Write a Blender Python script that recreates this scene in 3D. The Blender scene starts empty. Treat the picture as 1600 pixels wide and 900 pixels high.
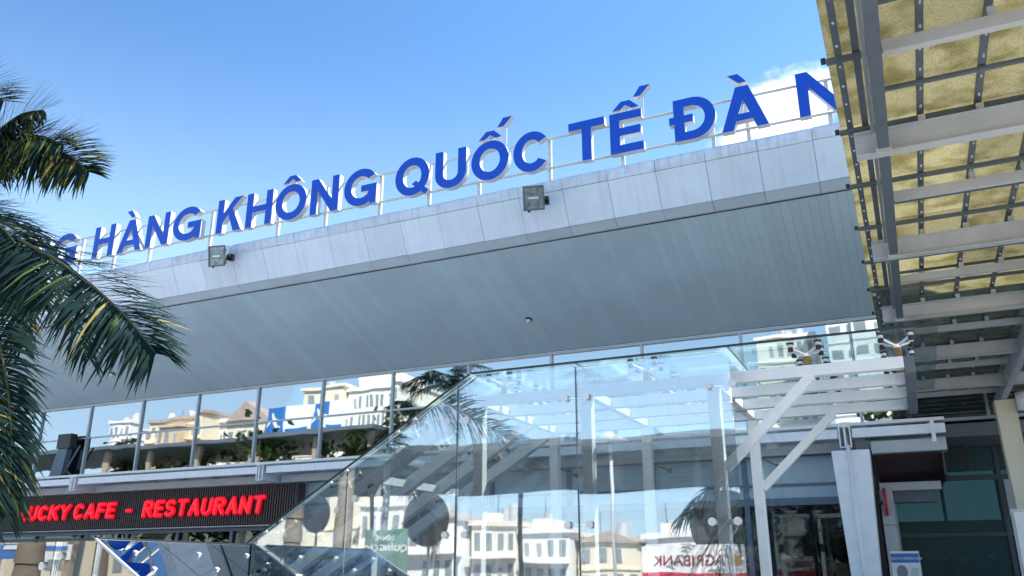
import bpy, bmesh, math, random
from mathutils import Vector, Matrix, Quaternion
R = math.radians
rnd = random.Random(7)
scene = bpy.context.scene
col = scene.collection

# ------------------------------------------------------------------ camera
CAM = Vector((0, 0, 1.6)); PITCH = R(18.78); HEAD = R(24.99); FPX = 1309.0
cd = bpy.data.cameras.new('camera'); cam = bpy.data.objects.new('camera', cd); col.objects.link(cam)
cam.location = CAM; cam.rotation_euler = (math.pi/2 + PITCH, 0, HEAD)
cd.sensor_width = 36; cd.lens = FPX/1600*36; cd.clip_start = .05; cd.clip_end = 3000
scene.camera = cam

# ------------------------------------------------------------------ light
SUN_EL = R(50); SUN_AZ = R(38)            # azimuth from +Y (through the terminal) towards +X
to_sun = Vector((math.cos(SUN_EL)*math.sin(SUN_AZ), math.cos(SUN_EL)*math.cos(SUN_AZ), math.sin(SUN_EL)))
sd = bpy.data.lights.new('sun', 'SUN'); sun = bpy.data.objects.new('sun', sd); col.objects.link(sun)
sd.energy = 5.0; sd.angle = R(.53); sd.color = (1, .94, .85)
sun.rotation_euler = to_sun.to_track_quat('Z', 'Y').to_euler(); sun.location = (20, 40, 60)
scene.view_settings.view_transform = 'Standard'; scene.view_settings.look = 'None'
scene.view_settings.gamma = 1; scene.view_settings.exposure = 1.45
scene.view_settings.use_curve_mapping = False
scene.cycles.transparent_max_bounces = 24; scene.cycles.max_bounces = 10
scene.cycles.glossy_bounces = 5; scene.cycles.transmission_bounces = 8
scene.cycles.caustics_reflective = False; scene.cycles.caustics_refractive = False

def ray(x, y):
    h = Vector((-math.sin(HEAD), math.cos(HEAD), 0)); r = Vector((math.cos(HEAD), math.sin(HEAD), 0)); z = Vector((0, 0, 1))
    F = h*math.cos(PITCH) + z*math.sin(PITCH); U = -h*math.sin(PITCH) + z*math.cos(PITCH)
    return F*FPX + r*(x-800) + U*(450-y)
def at(x, y, Y):
    v = ray(x, y); return CAM + v*((Y-CAM.y)/v.y)

world = bpy.data.worlds.new('World'); scene.world = world; world.use_nodes = True
nt = world.node_tree; nt.nodes.clear()
def N(t, tree=None, **kw):
    n = (tree or nt).nodes.new(t)
    for k, v in kw.items(): setattr(n, k, v)
    return n
out = N('ShaderNodeOutputWorld'); bg = N('ShaderNodeBackground'); bg.inputs[1].default_value = .092
sky = N('ShaderNodeTexSky'); sky.sky_type = 'NISHITA'; sky.sun_disc = False
sky.sun_elevation = SUN_EL; sky.sun_rotation = SUN_AZ; sky.air_density = 1.0; sky.dust_density = .15; sky.ozone_density = 8.5; sky.altitude = 0
tc = N('ShaderNodeTexCoord')
mp = N('ShaderNodeMapping'); mp.inputs['Scale'].default_value = (1, 1, 2.1); mp.inputs['Location'].default_value = (.3, .1, .45)
nz = N('ShaderNodeTexNoise'); nz.inputs['Scale'].default_value = 4.2; nz.inputs['Detail'].default_value = 12; nz.inputs['Roughness'].default_value = .6
dotn = N('ShaderNodeVectorMath', operation='DOT_PRODUCT'); dotn.inputs[1].default_value = ray(1212, 205).normalized()
nrm = N('ShaderNodeVectorMath', operation='NORMALIZE')
mr = N('ShaderNodeMapRange'); mr.inputs[1].default_value = math.cos(R(6.0)); mr.inputs[2].default_value = math.cos(R(1.0)); mr.inputs[3].default_value = 0; mr.inputs[4].default_value = .27
sep = N('ShaderNodeSeparateXYZ')
lo = N('ShaderNodeMapRange'); lo.inputs[1].default_value = .04; lo.inputs[2].default_value = .3; lo.inputs[3].default_value = .05; lo.inputs[4].default_value = -.1
add1 = N('ShaderNodeMath', operation='ADD'); add2 = N('ShaderNodeMath', operation='ADD')
cr = N('ShaderNodeValToRGB'); cr.color_ramp.elements[0].position = .575; cr.color_ramp.elements[1].position = .74; cr.color_ramp.interpolation = 'EASE'
mix = N('ShaderNodeMixRGB'); mix.inputs[2].default_value = (7.6, 7.7, 7.9, 1)
L = nt.links.new
L(tc.outputs['Generated'], nrm.inputs[0]); L(nrm.outputs[0], mp.inputs[0]); L(mp.outputs[0], nz.inputs['Vector'])
L(nrm.outputs[0], dotn.inputs[0]); L(dotn.outputs['Value'], mr.inputs[0]); L(nrm.outputs[0], sep.inputs[0]); L(sep.outputs[2], lo.inputs[0])
L(nz.outputs[0], add1.inputs[0]); L(mr.outputs[0], add1.inputs[1]); L(add1.outputs[0], add2.inputs[0]); L(lo.outputs[0], add2.inputs[1])
L(add2.outputs[0], cr.inputs[0]); L(cr.outputs[0], mix.inputs[0]); 
hz = N('ShaderNodeMapRange'); hz.interpolation_type = 'SMOOTHSTEP'; hz.inputs[1].default_value = -.05; hz.inputs[2].default_value = .60; hz.inputs[3].default_value = .80; hz.inputs[4].default_value = 0
hm_ = N('ShaderNodeMixRGB'); hm_.inputs[2].default_value = (4.9, 6.4, 7.6, 1)
L(sep.outputs[2], hz.inputs[0]); L(hz.outputs[0], hm_.inputs[0]); tn = N('ShaderNodeMixRGB'); tn.blend_type = 'MULTIPLY'; tn.inputs[0].default_value = 1; tn.inputs[2].default_value = (.88, 1.02, 1.0, 1); L(sky.outputs[0], tn.inputs[1]); L(tn.outputs[0], hm_.inputs[1]); L(hm_.outputs[0], mix.inputs[1]); L(mix.outputs[0], bg.inputs[0]); L(bg.outputs[0], out.inputs[0])

# ------------------------------------------------------------------ materials
MAT = {}
def mat(name, c, rough=.5, metal=0, var=.08, scale=3.0, bump=0, streak=0, emit=0, spec=.5, stretch=(1, 1, 1), trans=0):
    if name in MAT: return MAT[name]
    m = bpy.data.materials.new(name); m.use_nodes = True; t = m.node_tree; b = t.nodes['Principled BSDF']
    b.inputs['Roughness'].default_value = rough; b.inputs['Metallic'].default_value = metal; b.inputs['Specular IOR Level'].default_value = spec
    g = t.nodes.new('ShaderNodeNewGeometry'); mp_ = t.nodes.new('ShaderNodeMapping'); mp_.inputs['Scale'].default_value = stretch
    n = t.nodes.new('ShaderNodeTexNoise'); n.inputs['Scale'].default_value = scale; n.inputs['Detail'].default_value = 6; n.inputs['Roughness'].default_value = .62
    r = t.nodes.new('ShaderNodeValToRGB'); r.color_ramp.elements[0].position = .3; r.color_ramp.elements[1].position = .72
    r.color_ramp.elements[0].color = (*[x*(1-var) for x in c], 1); r.color_ramp.elements[1].color = (*[min(1, x*(1+var)) for x in c], 1)
    t.links.new(g.outputs['Position'], mp_.inputs[0]); t.links.new(mp_.outputs[0], n.inputs['Vector']); t.links.new(n.outputs[0], r.inputs[0])
    src = r.outputs[0]
    if streak:
        mp2 = t.nodes.new('ShaderNodeMapping'); mp2.inputs['Scale'].default_value = (7, .6, .35)
        n2 = t.nodes.new('ShaderNodeTexNoise'); n2.inputs['Scale'].default_value = 1.6; n2.inputs['Detail'].default_value = 5
        r2 = t.nodes.new('ShaderNodeValToRGB'); r2.color_ramp.elements[0].position = .50; r2.color_ramp.elements[1].position = .78
        r2.color_ramp.elements[0].color = (1, 1, 1, 1); r2.color_ramp.elements[1].color = (1-streak, 1-streak, 1-streak*.9, 1)
        mm = t.nodes.new('ShaderNodeMixRGB'); mm.blend_type = 'MULTIPLY'; mm.inputs[0].default_value = 1
        t.links.new(g.outputs['Position'], mp2.inputs[0]); t.links.new(mp2.outputs[0], n2.inputs['Vector']); t.links.new(n2.outputs[0], r2.inputs[0])
        t.links.new(src, mm.inputs[1]); t.links.new(r2.outputs[0], mm.inputs[2]); src = mm.outputs[0]
    t.links.new(src, b.inputs['Base Color'])
    if bump:
        bp = t.nodes.new('ShaderNodeBump'); bp.inputs['Strength'].default_value = bump; bp.inputs['Distance'].default_value = .01
        t.links.new(n.outputs[0], bp.inputs['Height']); t.links.new(bp.outputs[0], b.inputs['Normal'])
    if emit:
        b.inputs['Emission Color'].default_value = (*c, 1); b.inputs['Emission Strength'].default_value = emit
    if trans:
        tl = t.nodes.new('ShaderNodeBsdfTranslucent'); ms = t.nodes.new('ShaderNodeMixShader'); ms.inputs[0].default_value = trans
        t.links.new(src, tl.inputs[0]); t.links.new(b.outputs[0], ms.inputs[1]); t.links.new(tl.outputs[0], ms.inputs[2])
        t.links.new(ms.outputs[0], t.nodes['Material Output'].inputs[0])
    MAT[name] = m; return m
def glass(name, tint, base, gain, rough=0.0, wave=0.0, dust=0.0):
    """thin architectural glass: tinted see-through mixed with a mirror reflection that grows towards grazing angles"""
    m = bpy.data.materials.new(name); m.use_nodes = True; t = m.node_tree; t.nodes.clear()
    o = t.nodes.new('ShaderNodeOutputMaterial'); tr = t.nodes.new('ShaderNodeBsdfTransparent'); gl = t.nodes.new('ShaderNodeBsdfGlossy')
    tr.inputs[0].default_value = (*tint, 1); gl.inputs['Roughness'].default_value = rough; gl.inputs[0].default_value = (.95, .98, 1, 1)
    fr = t.nodes.new('ShaderNodeFresnel'); fr.inputs[0].default_value = 1.5
    ma = t.nodes.new('ShaderNodeMath'); ma.operation = 'MULTIPLY_ADD'; ma.inputs[1].default_value = gain; ma.inputs[2].default_value = base; ma.use_clamp = True
    ms = t.nodes.new('ShaderNodeMixShader')
    t.links.new(fr.outputs[0], ma.inputs[0]); t.links.new(ma.outputs[0], ms.inputs[0]); t.links.new(tr.outputs[0], ms.inputs[1]); t.links.new(gl.outputs[0], ms.inputs[2]); t.links.new(ms.outputs[0], o.inputs[0])
    if dust:
        g = t.nodes.new('ShaderNodeNewGeometry'); mp_ = t.nodes.new('ShaderNodeMapping'); mp_.inputs['Scale'].default_value = (5, 1, .8)
        n = t.nodes.new('ShaderNodeTexNoise'); n.inputs['Scale'].default_value = 2.2; n.inputs['Detail'].default_value = 8; n.inputs['Roughness'].default_value = .7
        r = t.nodes.new('ShaderNodeMapRange'); r.inputs[1].default_value = .35; r.inputs[2].default_value = .75; r.inputs[3].default_value = dust*.5; r.inputs[4].default_value = dust*1.8
        df = t.nodes.new('ShaderNodeBsdfDiffuse'); df.inputs[0].default_value = (.78, .80, .80, 1); m2 = t.nodes.new('ShaderNodeMixShader')
        t.links.new(g.outputs['Position'], mp_.inputs[0]); t.links.new(mp_.outputs[0], n.inputs['Vector']); t.links.new(n.outputs[0], r.inputs[0]); t.links.new(r.outputs[0], m2.inputs[0])
        t.links.new(ms.outputs[0], m2.inputs[1]); t.links.new(df.outputs[0], m2.inputs[2]); t.links.new(m2.outputs[0], o.inputs[0])
    if wave:
        g = t.nodes.new('ShaderNodeNewGeometry'); n = t.nodes.new('ShaderNodeTexNoise'); n.inputs['Scale'].default_value = 1.1; n.inputs['Detail'].default_value = 1
        bp = t.nodes.new('ShaderNodeBump'); bp.inputs['Strength'].default_value = wave; bp.inputs['Distance'].default_value = .02
        t.links.new(g.outputs['Position'], n.inputs['Vector']); t.links.new(n.outputs[0], bp.inputs['Height']); t.links.new(bp.outputs[0], gl.inputs['Normal'])
    MAT[name] = m; return m

M_panel = mat('fascia_panel', (.64, .76, .90), .42, .0, .05, 1.3, streak=.10)
M_lip = mat('fascia_lip', (.52, .63, .74), .5, 0, .05, 2)
M_cap = mat('fascia_cap', (.60, .70, .82), .5, 0, .12, 5, streak=.25)
M_board = mat('soffit_board', (.54, .71, .82), .45, 0, .09, .45, bump=.05)
M_dark = mat('dark_gap', (.05, .06, .07), .8)
M_blue = mat('sign_blue', (.002, .075, .56), .35, 0, .06, 8)
M_white = mat('white_paint', (.80, .80, .80), .4, 0, .05, 6)
M_return = mat('letter_return', (.56, .58, .60), .4, 0, .05, 6, emit=0)
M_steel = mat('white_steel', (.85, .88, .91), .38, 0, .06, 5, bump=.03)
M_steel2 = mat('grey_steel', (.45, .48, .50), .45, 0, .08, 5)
M_alu = mat('aluminium_frame', (.45, .49, .54), .35, .3, .06, 6)
M_chrome = mat('stainless', (.78, .79, .81), .38, .55, .05, 10)
M_rubber = mat('black_rubber', (.03, .03, .035), .6)
M_slate = mat('slate_steel', (.10, .125, .15), .5, 0, .12, 6, bump=.05)
M_cbeam = mat('canopy_beam_paint', (.46, .48, .50), .5, 0, .1, 3, bump=.04)
M_brown = mat('brown_slat', (.055, .042, .042), .5, 0, .15, 9)
M_brown2 = mat('brown_board', (.018, .014, .015), .7)
M_red = mat('red_acrylic', (.75, .005, .02), .25, 0, .05, 6, emit=.32)
M_wallgrey = mat('grey_render', (.42, .43, .44), .8, 0, .1, 2, bump=.1)
M_wallwhite = mat('white_render', (.72, .72, .70), .7, 0, .08, 2, bump=.08)
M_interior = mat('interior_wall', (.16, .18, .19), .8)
M_black = mat('black_lamp', (.02, .02, .022), .4)
M_lens = mat('lamp_lens', (.24, .30, .32), .12, .3, .5, 7)
M_frame = mat('door_frame_blue', (.10, .15, .22), .4, .2, .1, 6)
M_cream = mat('cream_wall', (.78, .71, .56), .8, 0, .08, .4)
M_cream2 = mat('pale_wall', (.80, .77, .68), .8, 0, .08, .4)
M_white2 = mat('white_wall', (.8, .8, .78), .8, 0, .1, .4)
M_tan = mat('tan_wall', (.62, .50, .34), .8, 0, .1, .4)
M_roofb = mat('brown_roof', (.42, .36, .31), .8, 0, .2, 1)
M_winglass = mat('dark_window', (.24, .28, .30), .1, 0, .2, .5)
M_boardblue = mat('billboard_blue', (.03, .16, .48), .5)
M_boardwhite = mat('billboard_white', (.8, .8, .8), .5)
M_agrired = mat('board_red', (.55, .02, .06), .5)
M_agritext = mat('board_text', (.25, .02, .03), .5)
M_gold = mat('board_gold', (.6, .38, .06), .5)
M_canopyunder = mat('dark_canopy', (.06, .075, .085), .7)
M_beige = mat('beige_column', (.72, .66, .50), .55, 0, .06, 2)
M_skin = mat('skin', (.4, .25, .18), .6)
G_clere = glass('clerestory_glass', (.42, .58, .60), .42, 1.0, 0.015, .06)
G_front = glass('enclosure_front_glass', (.945, .98, .995), .25, .75, 0.015, .085, .03)
G_rear = glass('enclosure_rear_glass', (.95, .98, .98), .01, .5)
G_roof = glass('green_roof_glass', (.87, .945, .94), .012, .3, 0, 0, .02)
G_shop = glass('shop_glass', (.30, .40, .43), .03, .5, 0, .05)
def film_glass():
    m = bpy.data.materials.new('green_film_glass'); m.use_nodes = True; t = m.node_tree; b = t.nodes['Principled BSDF']
    b.inputs['Base Color'].default_value = (.045, .10, .10, 1); b.inputs['Roughness'].default_value = .35; b.inputs['Specular IOR Level'].default_value = .25
    tr = t.nodes.new('ShaderNodeBsdfTransparent'); tr.inputs[0].default_value = (.62, .77, .78, 1); ms = t.nodes.new('ShaderNodeMixShader'); ms.inputs[0].default_value = .52
    t.links.new(b.outputs[0], ms.inputs[1]); t.links.new(tr.outputs[0], ms.inputs[2]); t.links.new(ms.outputs[0], t.nodes['Material Output'].inputs[0]); return m
G_green = film_glass()

def canopy_sheet():
    m = bpy.data.materials.new('weathered_sheet'); m.use_nodes = True; t = m.node_tree; t.nodes.clear()
    o = t.nodes.new('ShaderNodeOutputMaterial'); tl = t.nodes.new('ShaderNodeBsdfTranslucent'); df = t.nodes.new('ShaderNodeBsdfDiffuse'); ms = t.nodes.new('ShaderNodeMixShader')
    g = t.nodes.new('ShaderNodeNewGeometry'); n1 = t.nodes.new('ShaderNodeTexNoise'); n1.inputs['Scale'].default_value = 60; n1.inputs['Detail'].default_value = 8; n1.inputs['Roughness'].default_value = .7; n1.inputs['Distortion'].default_value = 1.6
    n2 = t.nodes.new('ShaderNodeTexNoise'); n2.inputs['Scale'].default_value = 3.5; n2.inputs['Detail'].default_value = 7
    r1 = t.nodes.new('ShaderNodeValToRGB'); r1.color_ramp.elements[0].position = .34; r1.color_ramp.elements[1].position = .6
    r1.color_ramp.elements[0].color = (.27, .26, .175, 1); r1.color_ramp.elements[1].color = (.60, .575, .425, 1)
    r2 = t.nodes.new('ShaderNodeValToRGB'); r2.color_ramp.elements[0].position = .33; r2.color_ramp.elements[1].position = .56
    r2.color_ramp.elements[0].color = (.68, .66, .56, 1); r2.color_ramp.elements[1].color = (1, 1, 1, 1)
    mm = t.nodes.new('ShaderNodeMixRGB'); mm.blend_type = 'MULTIPLY'; mm.inputs[0].default_value = 1; ms.inputs[0].default_value = .72
    oi = t.nodes.new('ShaderNodeObjectInfo'); mrr = t.nodes.new('ShaderNodeMapRange'); mrr.inputs[3].default_value = .80; mrr.inputs[4].default_value = 1.12; m3 = t.nodes.new('ShaderNodeMixRGB'); m3.blend_type = 'MULTIPLY'; m3.inputs[0].default_value = 1
    t.links.new(oi.outputs['Random'], mrr.inputs[0]); t.links.new(mrr.outputs[0], m3.inputs[2]); t.links.new(mm.outputs[0], m3.inputs[1])
    for a, b in ((g.outputs['Position'], n1.inputs['Vector']), (g.outputs['Position'], n2.inputs['Vector']), (n1.outputs[0], r1.inputs[0]), (n2.outputs[0], r2.inputs[0]), (r1.outputs[0], mm.inputs[1]), (r2.outputs[0], mm.inputs[2]), (m3.outputs[0], tl.inputs[0]), (m3.outputs[0], df.inputs[0]), (df.outputs[0], ms.inputs[1]), (tl.outputs[0], ms.inputs[2]), (ms.outputs[0], o.inputs[0])): t.links.new(a, b)
    return m
M_sheet = canopy_sheet()
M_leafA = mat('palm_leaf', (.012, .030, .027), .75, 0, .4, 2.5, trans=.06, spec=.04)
M_leafB = mat('palm_leaf_sunlit', (.11, .14, .04), .75, 0, .5, 3, trans=.4, spec=.05)  # leaflets with sunlight put into their yellow-green colour
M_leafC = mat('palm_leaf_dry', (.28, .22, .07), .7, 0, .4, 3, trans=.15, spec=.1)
M_rachis = mat('palm_rachis', (.10, .10, .04), .5, 0, .2, 4)
M_trunk = mat('palm_trunk', (.22, .18, .13), .85, 0, .25, 6, bump=.4, stretch=(1, 1, 4))
M_tree = mat('tree_leaf', (.05, .09, .025), .6, 0, .4, .8, trans=.25)
M_bark = mat('bark', (.12, .09, .06), .9, 0, .2, 5, bump=.4)

# ------------------------------------------------------------------ mesh helpers
class MB:
    def __init__(s): s.v = []; s.f = []; s.m = []
    def add(s, vs, fs, mi=0):
        b = len(s.v); s.v += [tuple(v) for v in vs]; s.f += [tuple(i+b for i in f) for f in fs]; s.m += [mi]*len(fs); return s
    def box(s, a, b, mi=0):
        (x0, y0, z0), (x1, y1, z1) = a, b
        return s.add([(x0,y0,z0),(x1,y0,z0),(x1,y1,z0),(x0,y1,z0),(x0,y0,z1),(x1,y0,z1),(x1,y1,z1),(x0,y1,z1)],
                     [(3,2,1,0),(4,5,6,7),(0,1,5,4),(1,2,6,5),(2,3,7,6),(3,0,4,7)], mi)
    def bar(s, a, b, w, h, up=(0, 0, 1), mi=0):
        a = Vector(a); b = Vector(b); d = (b-a).normalized(); u = Vector(up); r = d.cross(u).normalized(); u = r.cross(d)
        p = [c + r*(sx*w/2) + u*(sz*h/2) for c in (a, b) for sx, sz in ((-1,-1),(1,-1),(1,1),(-1,1))]
        return s.add(p, [(0,1,2,3),(7,6,5,4),(0,4,5,1),(1,5,6,2),(2,6,7,3),(3,7,4,0)], mi)
    def cyl(s, a, b, r0, r1=None, n=12, mi=0, cap=True):
        r1 = r0 if r1 is None else r1; a = Vector(a); b = Vector(b); d = (b-a).normalized()
        q = Vector((0, 0, 1)) if abs(d.z) < .9 else Vector((1, 0, 0)); x = d.cross(q).normalized(); y = d.cross(x)
        p = [a + (x*math.cos(t)+y*math.sin(t))*r0 for t in [2*math.pi*i/n for i in range(n)]] + [b + (x*math.cos(t)+y*math.sin(t))*r1 for t in [2*math.pi*i/n for i in range(n)]]
        f = [(i, (i+1) % n, n+(i+1) % n, n+i) for i in range(n)]
        if cap: f += [tuple(range(n-1, -1, -1)), tuple(range(n, 2*n))]
        return s.add(p, f, mi)
    def ball(s, c, r, n=8, k=5, mi=0, sc=(1, 1, 1)):
        c = Vector(c); p = []
        for j in range(k+1):
            ph = math.pi*j/k
            for i in range(n):
                t = 2*math.pi*i/n; p.append(c + Vector((math.sin(ph)*math.cos(t)*r*sc[0], math.sin(ph)*math.sin(t)*r*sc[1], math.cos(ph)*r*sc[2])))
        return s.add(p, [(j*n+i, (j+1)*n+i, (j+1)*n+(i+1) % n, j*n+(i+1) % n) for j in range(k) for i in range(n)], mi)
    def prism(s, poly, axis, c0, c1, mi=0):
        """poly in the plane normal to axis; axis 0: (y,z), 1: (x,z), 2: (x,y)"""
        def P(q, c): return (c, *q) if axis == 0 else (q[0], c, q[1]) if axis == 1 else (*q, c)
        n = len(poly); p = [P(q, c0) for q in poly] + [P(q, c1) for q in poly]
        return s.add(p, [tuple(range(n)), tuple(range(2*n-1, n-1, -1))] + [(i, n+i, n+(i+1) % n, (i+1) % n) for i in range(n)], mi)
    def mesh(s, name='mesh', mats=(), smooth=False, fix=True):
        me = bpy.data.meshes.new(name); me.from_pydata(s.v, [], s.f)
        for m in mats: me.materials.append(m)
        me.polygons.foreach_set('material_index', s.m)
        if smooth: me.polygons.foreach_set('use_smooth', [True]*len(s.f))
        me.update()
        if fix:
            b = bmesh.new(); b.from_mesh(me); bmesh.ops.recalc_face_normals(b, faces=b.faces); b.to_mesh(me); b.free()
        return me
def link(name, data, parent=None, loc=None, rot=None):
    o = bpy.data.objects.new(name, data); col.objects.link(o)
    if loc is not None: o.location = loc
    if rot is not None: o.rotation_euler = rot
    if parent is not None:
        o.parent = parent; o.matrix_parent_inverse = PINV[parent.name]
    PINV[o.name] = (Matrix.LocRotScale(o.location, o.rotation_euler, None) if parent is None else PINVW(o, parent)).inverted()
    return o
PINV = {}
def PINVW(o, parent): return Matrix.LocRotScale(o.location, o.rotation_euler, None)   # children are laid out in world space
def part(name, mb, mats, parent=None, smooth=False, loc=None, rot=None, fix=True):
    mats = mats if isinstance(mats, (list, tuple)) else [mats]
    return link(name, mb.mesh(name, mats, smooth, fix), parent, loc, rot)
def thing(name, label, cat, loc=(0, 0, 0), group=None):
    o = bpy.data.objects.new(name, None); col.objects.link(o); o.empty_display_size = .2; o.location = loc
    PINV[o.name] = Matrix.Translation(-Vector(loc)); return tag(o, label, cat, group)
def tag(o, label=None, cat=None, group=None, kind=None):
    if label: o['label'] = label
    if cat: o['category'] = cat
    if group: o['group'] = group
    if kind: o['kind'] = kind
    return o
def bevel(o, w=.008, seg=2):
    b = o.modifiers.new('bevel', 'BEVEL'); b.width = w; b.segments = seg; b.limit_method = 'ANGLE'; return o

def extrude_poly(shapes, y0, depth, mats):
    """shapes: list of (outer, holes, dy) in (x,z); front face at y0 looking towards -Y"""
    bm = bmesh.new()
    for outer, holes, dy in shapes:
        loops = []
        for lp in [outer] + holes:
            lp = [p for i_, p in enumerate(lp) if math.dist(p, lp[i_-1]) > 1e-4]
            vs = [bm.verts.new((p[0], y0+dy, p[1])) for p in lp]; loops += [bm.edges.new((vs[i], vs[(i+1) % len(vs)])) for i in range(len(vs))]
        r = bmesh.ops.triangle_fill(bm, use_beauty=True, use_dissolve=False, edges=loops)
        fs = [g for g in r['geom'] if isinstance(g, bmesh.types.BMFace)]
        e = bmesh.ops.extrude_face_region(bm, geom=fs)
        bmesh.ops.translate(bm, verts=[g for g in e['geom'] if isinstance(g, bmesh.types.BMVert)], vec=(0, depth-dy, 0))
    bmesh.ops.recalc_face_normals(bm, faces=bm.faces)
    me = bpy.data.meshes.new('letter')
    for m in mats: me.materials.append(m)
    for f in bm.faces: f.material_index = 0 if (f.normal.y < -.7) else 1
    bm.to_mesh(me); bm.free(); return me

def text_mesh(s, size, mat_, depth=.01, align='CENTER'):
    c = bpy.data.curves.new('lettering', 'FONT'); c.body = s; c.size = size; c.extrude = depth; c.align_x = align; c.align_y = 'CENTER'; c.offset = size*.012
    o = bpy.data.objects.new('lettering', c); col.objects.link(o)
    me = bpy.data.meshes.new_from_object(o.evaluated_get(bpy.context.evaluated_depsgraph_get())); bpy.data.objects.remove(o); bpy.data.curves.remove(c)
    me.materials.clear(); me.materials.append(mat_); return me

# ------------------------------------------------------------------ ground
def ground_mat():
    m = bpy.data.materials.new('paving'); m.use_nodes = True; t = m.node_tree; b = t.nodes['Principled BSDF']; b.inputs['Roughness'].default_value = .8
    g = t.nodes.new('ShaderNodeNewGeometry'); br = t.nodes.new('ShaderNodeTexBrick'); br.inputs['Scale'].default_value = 1.6
    br.inputs['Color1'].default_value = (.58, .57, .55, 1); br.inputs['Color2'].default_value = (.52, .515, .50, 1); br.inputs['Mortar'].default_value = (.2, .2, .19, 1); br.inputs['Mortar Size'].default_value = .012
    t.links.new(g.outputs['Position'], br.inputs['Vector']); t.links.new(br.outputs[0], b.inputs['Base Color']); return m
g = MB(); g.add([(-900,-900,0),(900,-900,0),(900,900,0),(-900,900,0)], [(0,1,2,3)])
tag(part('ground', g, mat('asphalt', (.16, .16, .16), .9, 0, .2, .3)), kind='structure')
g = MB(); g.box((-75, -46, -.1), (45, 40, .12))
tag(part('plaza_pavement', g, ground_mat()), kind='structure')

# ------------------------------------------------------------------ terminal building
def tone(m, f):
    c = m.copy()
    for n in c.node_tree.nodes:
        if n.type == 'VALTORGB':
            for e in n.color_ramp.elements: e.color = (*[min(1, v*f) for v in e.color[:3]], 1)
            break
    return c
XL, XR = -40.0, 20.0
term = thing('terminal_building', 'grey airport terminal with deep sloping soffit under a panelled roof edge', 'building', (-14, 22, 0))
YC = 22.0
roof = MB(); roof.prism([(17.12, 10.40), (17.80, 9.36), (17.93, 9.36), (22.2, 7.74), (22.2, 7.9), (34, 7.9), (34, 10.6), (17.12, 10.6)], 0, XL, XR)
roof_o = part('roof', roof, M_dark, term)
# fascia: rounded cap, tall panel, lower lip, cut at every joint
JX = [-.9 + 1.142*k for k in range(-35, 19)]
gap = .005
sec_cap = [(17.10, 10.62), (17.02, 10.585), (16.985, 10.53), (16.985, 10.42), (17.03, 10.295), (17.10, 10.295)]
sec_pan = [(17.038, 10.285), (17.445, 9.50), (17.50, 9.50), (17.12, 10.285)]
sec_lip = [(17.450, 9.49), (17.69, 9.345), (17.75, 9.345), (17.75, 9.40), (17.51, 9.49)]
for nm, sec, mt in (('cap_panel', sec_cap, M_cap), ('fascia_panel', sec_pan, M_panel), ('lip_panel', sec_lip, M_lip)):
    mes = [MB().prism(sec, 0, gap, 1.142-gap).mesh(nm, [tone(mt, f)]) for f in (.95, 1.0, 1.0, 1.04)]
    for x in JX:
        link(nm, rnd.choice(mes), roof_o, (x, rnd.uniform(-.004, .004), rnd.uniform(-.003, .003)))
# soffit planks
P0 = Vector((0, 17.80, 9.325)); P1 = Vector((0, 21.97, 7.71)); dv = (P1-P0).normalized(); nv = Vector((0, dv.z, -dv.y))
sof = MB(); bw = .2
prof = [(.0014, 0), (.004, .003), (bw-.004, .003), (bw-.0014, 0)]
me = MB()
pts = [P0 + nv*h + Vector((x, 0, 0)) for x, h in [(.0014, -.02)]+prof+[(bw-.0014, -.02)]] + [P1 + nv*h + Vector((x, 0, 0)) for x, h in [(.0014, -.02)]+prof+[(bw-.0014, -.02)]]
me.add(pts, [(i, i+6, (i+1) % 6+6, (i+1) % 6) for i in range(6)] + [(0,1,2,3,4,5), (11,10,9,8,7,6)])
boards = [me.mesh('soffit_board', [tone(M_board, f)]) for f in (.97, .985, 1.0, 1.0, 1.015, 1.03)]
nb = int((XR-XL)/bw)
for i in range(nb):
    link('soffit_board', rnd.choice(boards), roof_o, (XL+i*bw, 0, rnd.uniform(-.0015, .0015)))
# clerestory band
MX = [-.87 - 2.703*k for k in range(15)]; MX = [-.87+2.703*k for k in (7, 6, 5, 4, 3, 2, 1)] + MX
for i in range(len(MX)-1):
    x1, x0 = MX[i], MX[i+1]
    if x1 < XL: break
    f = MB()
    f.box((x0-.035, 21.93, 4.95), (x0+.035, 22.06, 7.60)); f.box((x0+.035, 21.95, 6.385), (x1-.035, 22.04, 6.435))
    f.box((x0-.035, 21.92, 7.60), (x1-.035, 22.06, 7.635)); f.box((x0-.035, 21.95, 7.65), (x1-.035, 22.06, 7.69)); f.box((x0+.035, 21.95, 4.95), (x1-.035, 22.04, 5.02))
    fo = part('window_frame', f, M_alu, term)
    for z0, z1 in ((5.02, 6.385), (6.435, 7.60)):
        p = MB().box((0, 0, 0), (x1-x0-.07, .012, z1-z0))
        o = part('pane', p, G_clere, fo, loc=(x0+.035, 21.995, z0), rot=(rnd.uniform(-.004, .004), 0, rnd.uniform(-.004, .004)))
# inside of the clerestory: floor slab, back wall, ceiling beam and raking columns
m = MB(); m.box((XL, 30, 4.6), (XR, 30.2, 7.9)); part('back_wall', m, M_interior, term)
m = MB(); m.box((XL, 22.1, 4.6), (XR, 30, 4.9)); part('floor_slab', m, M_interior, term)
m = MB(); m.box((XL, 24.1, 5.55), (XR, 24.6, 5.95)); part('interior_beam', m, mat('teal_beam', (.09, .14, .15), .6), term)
for x in [-.9-2.7*k for k in range(13)]:
    m = MB().bar((x-.25, 24.3, 4.9), (x+.25, 24.3, 7.8), .22, .22, (0, 1, 0)); part('raking_column', m, mat('tan_column', (.35, .29, .22), .6), term)
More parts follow.
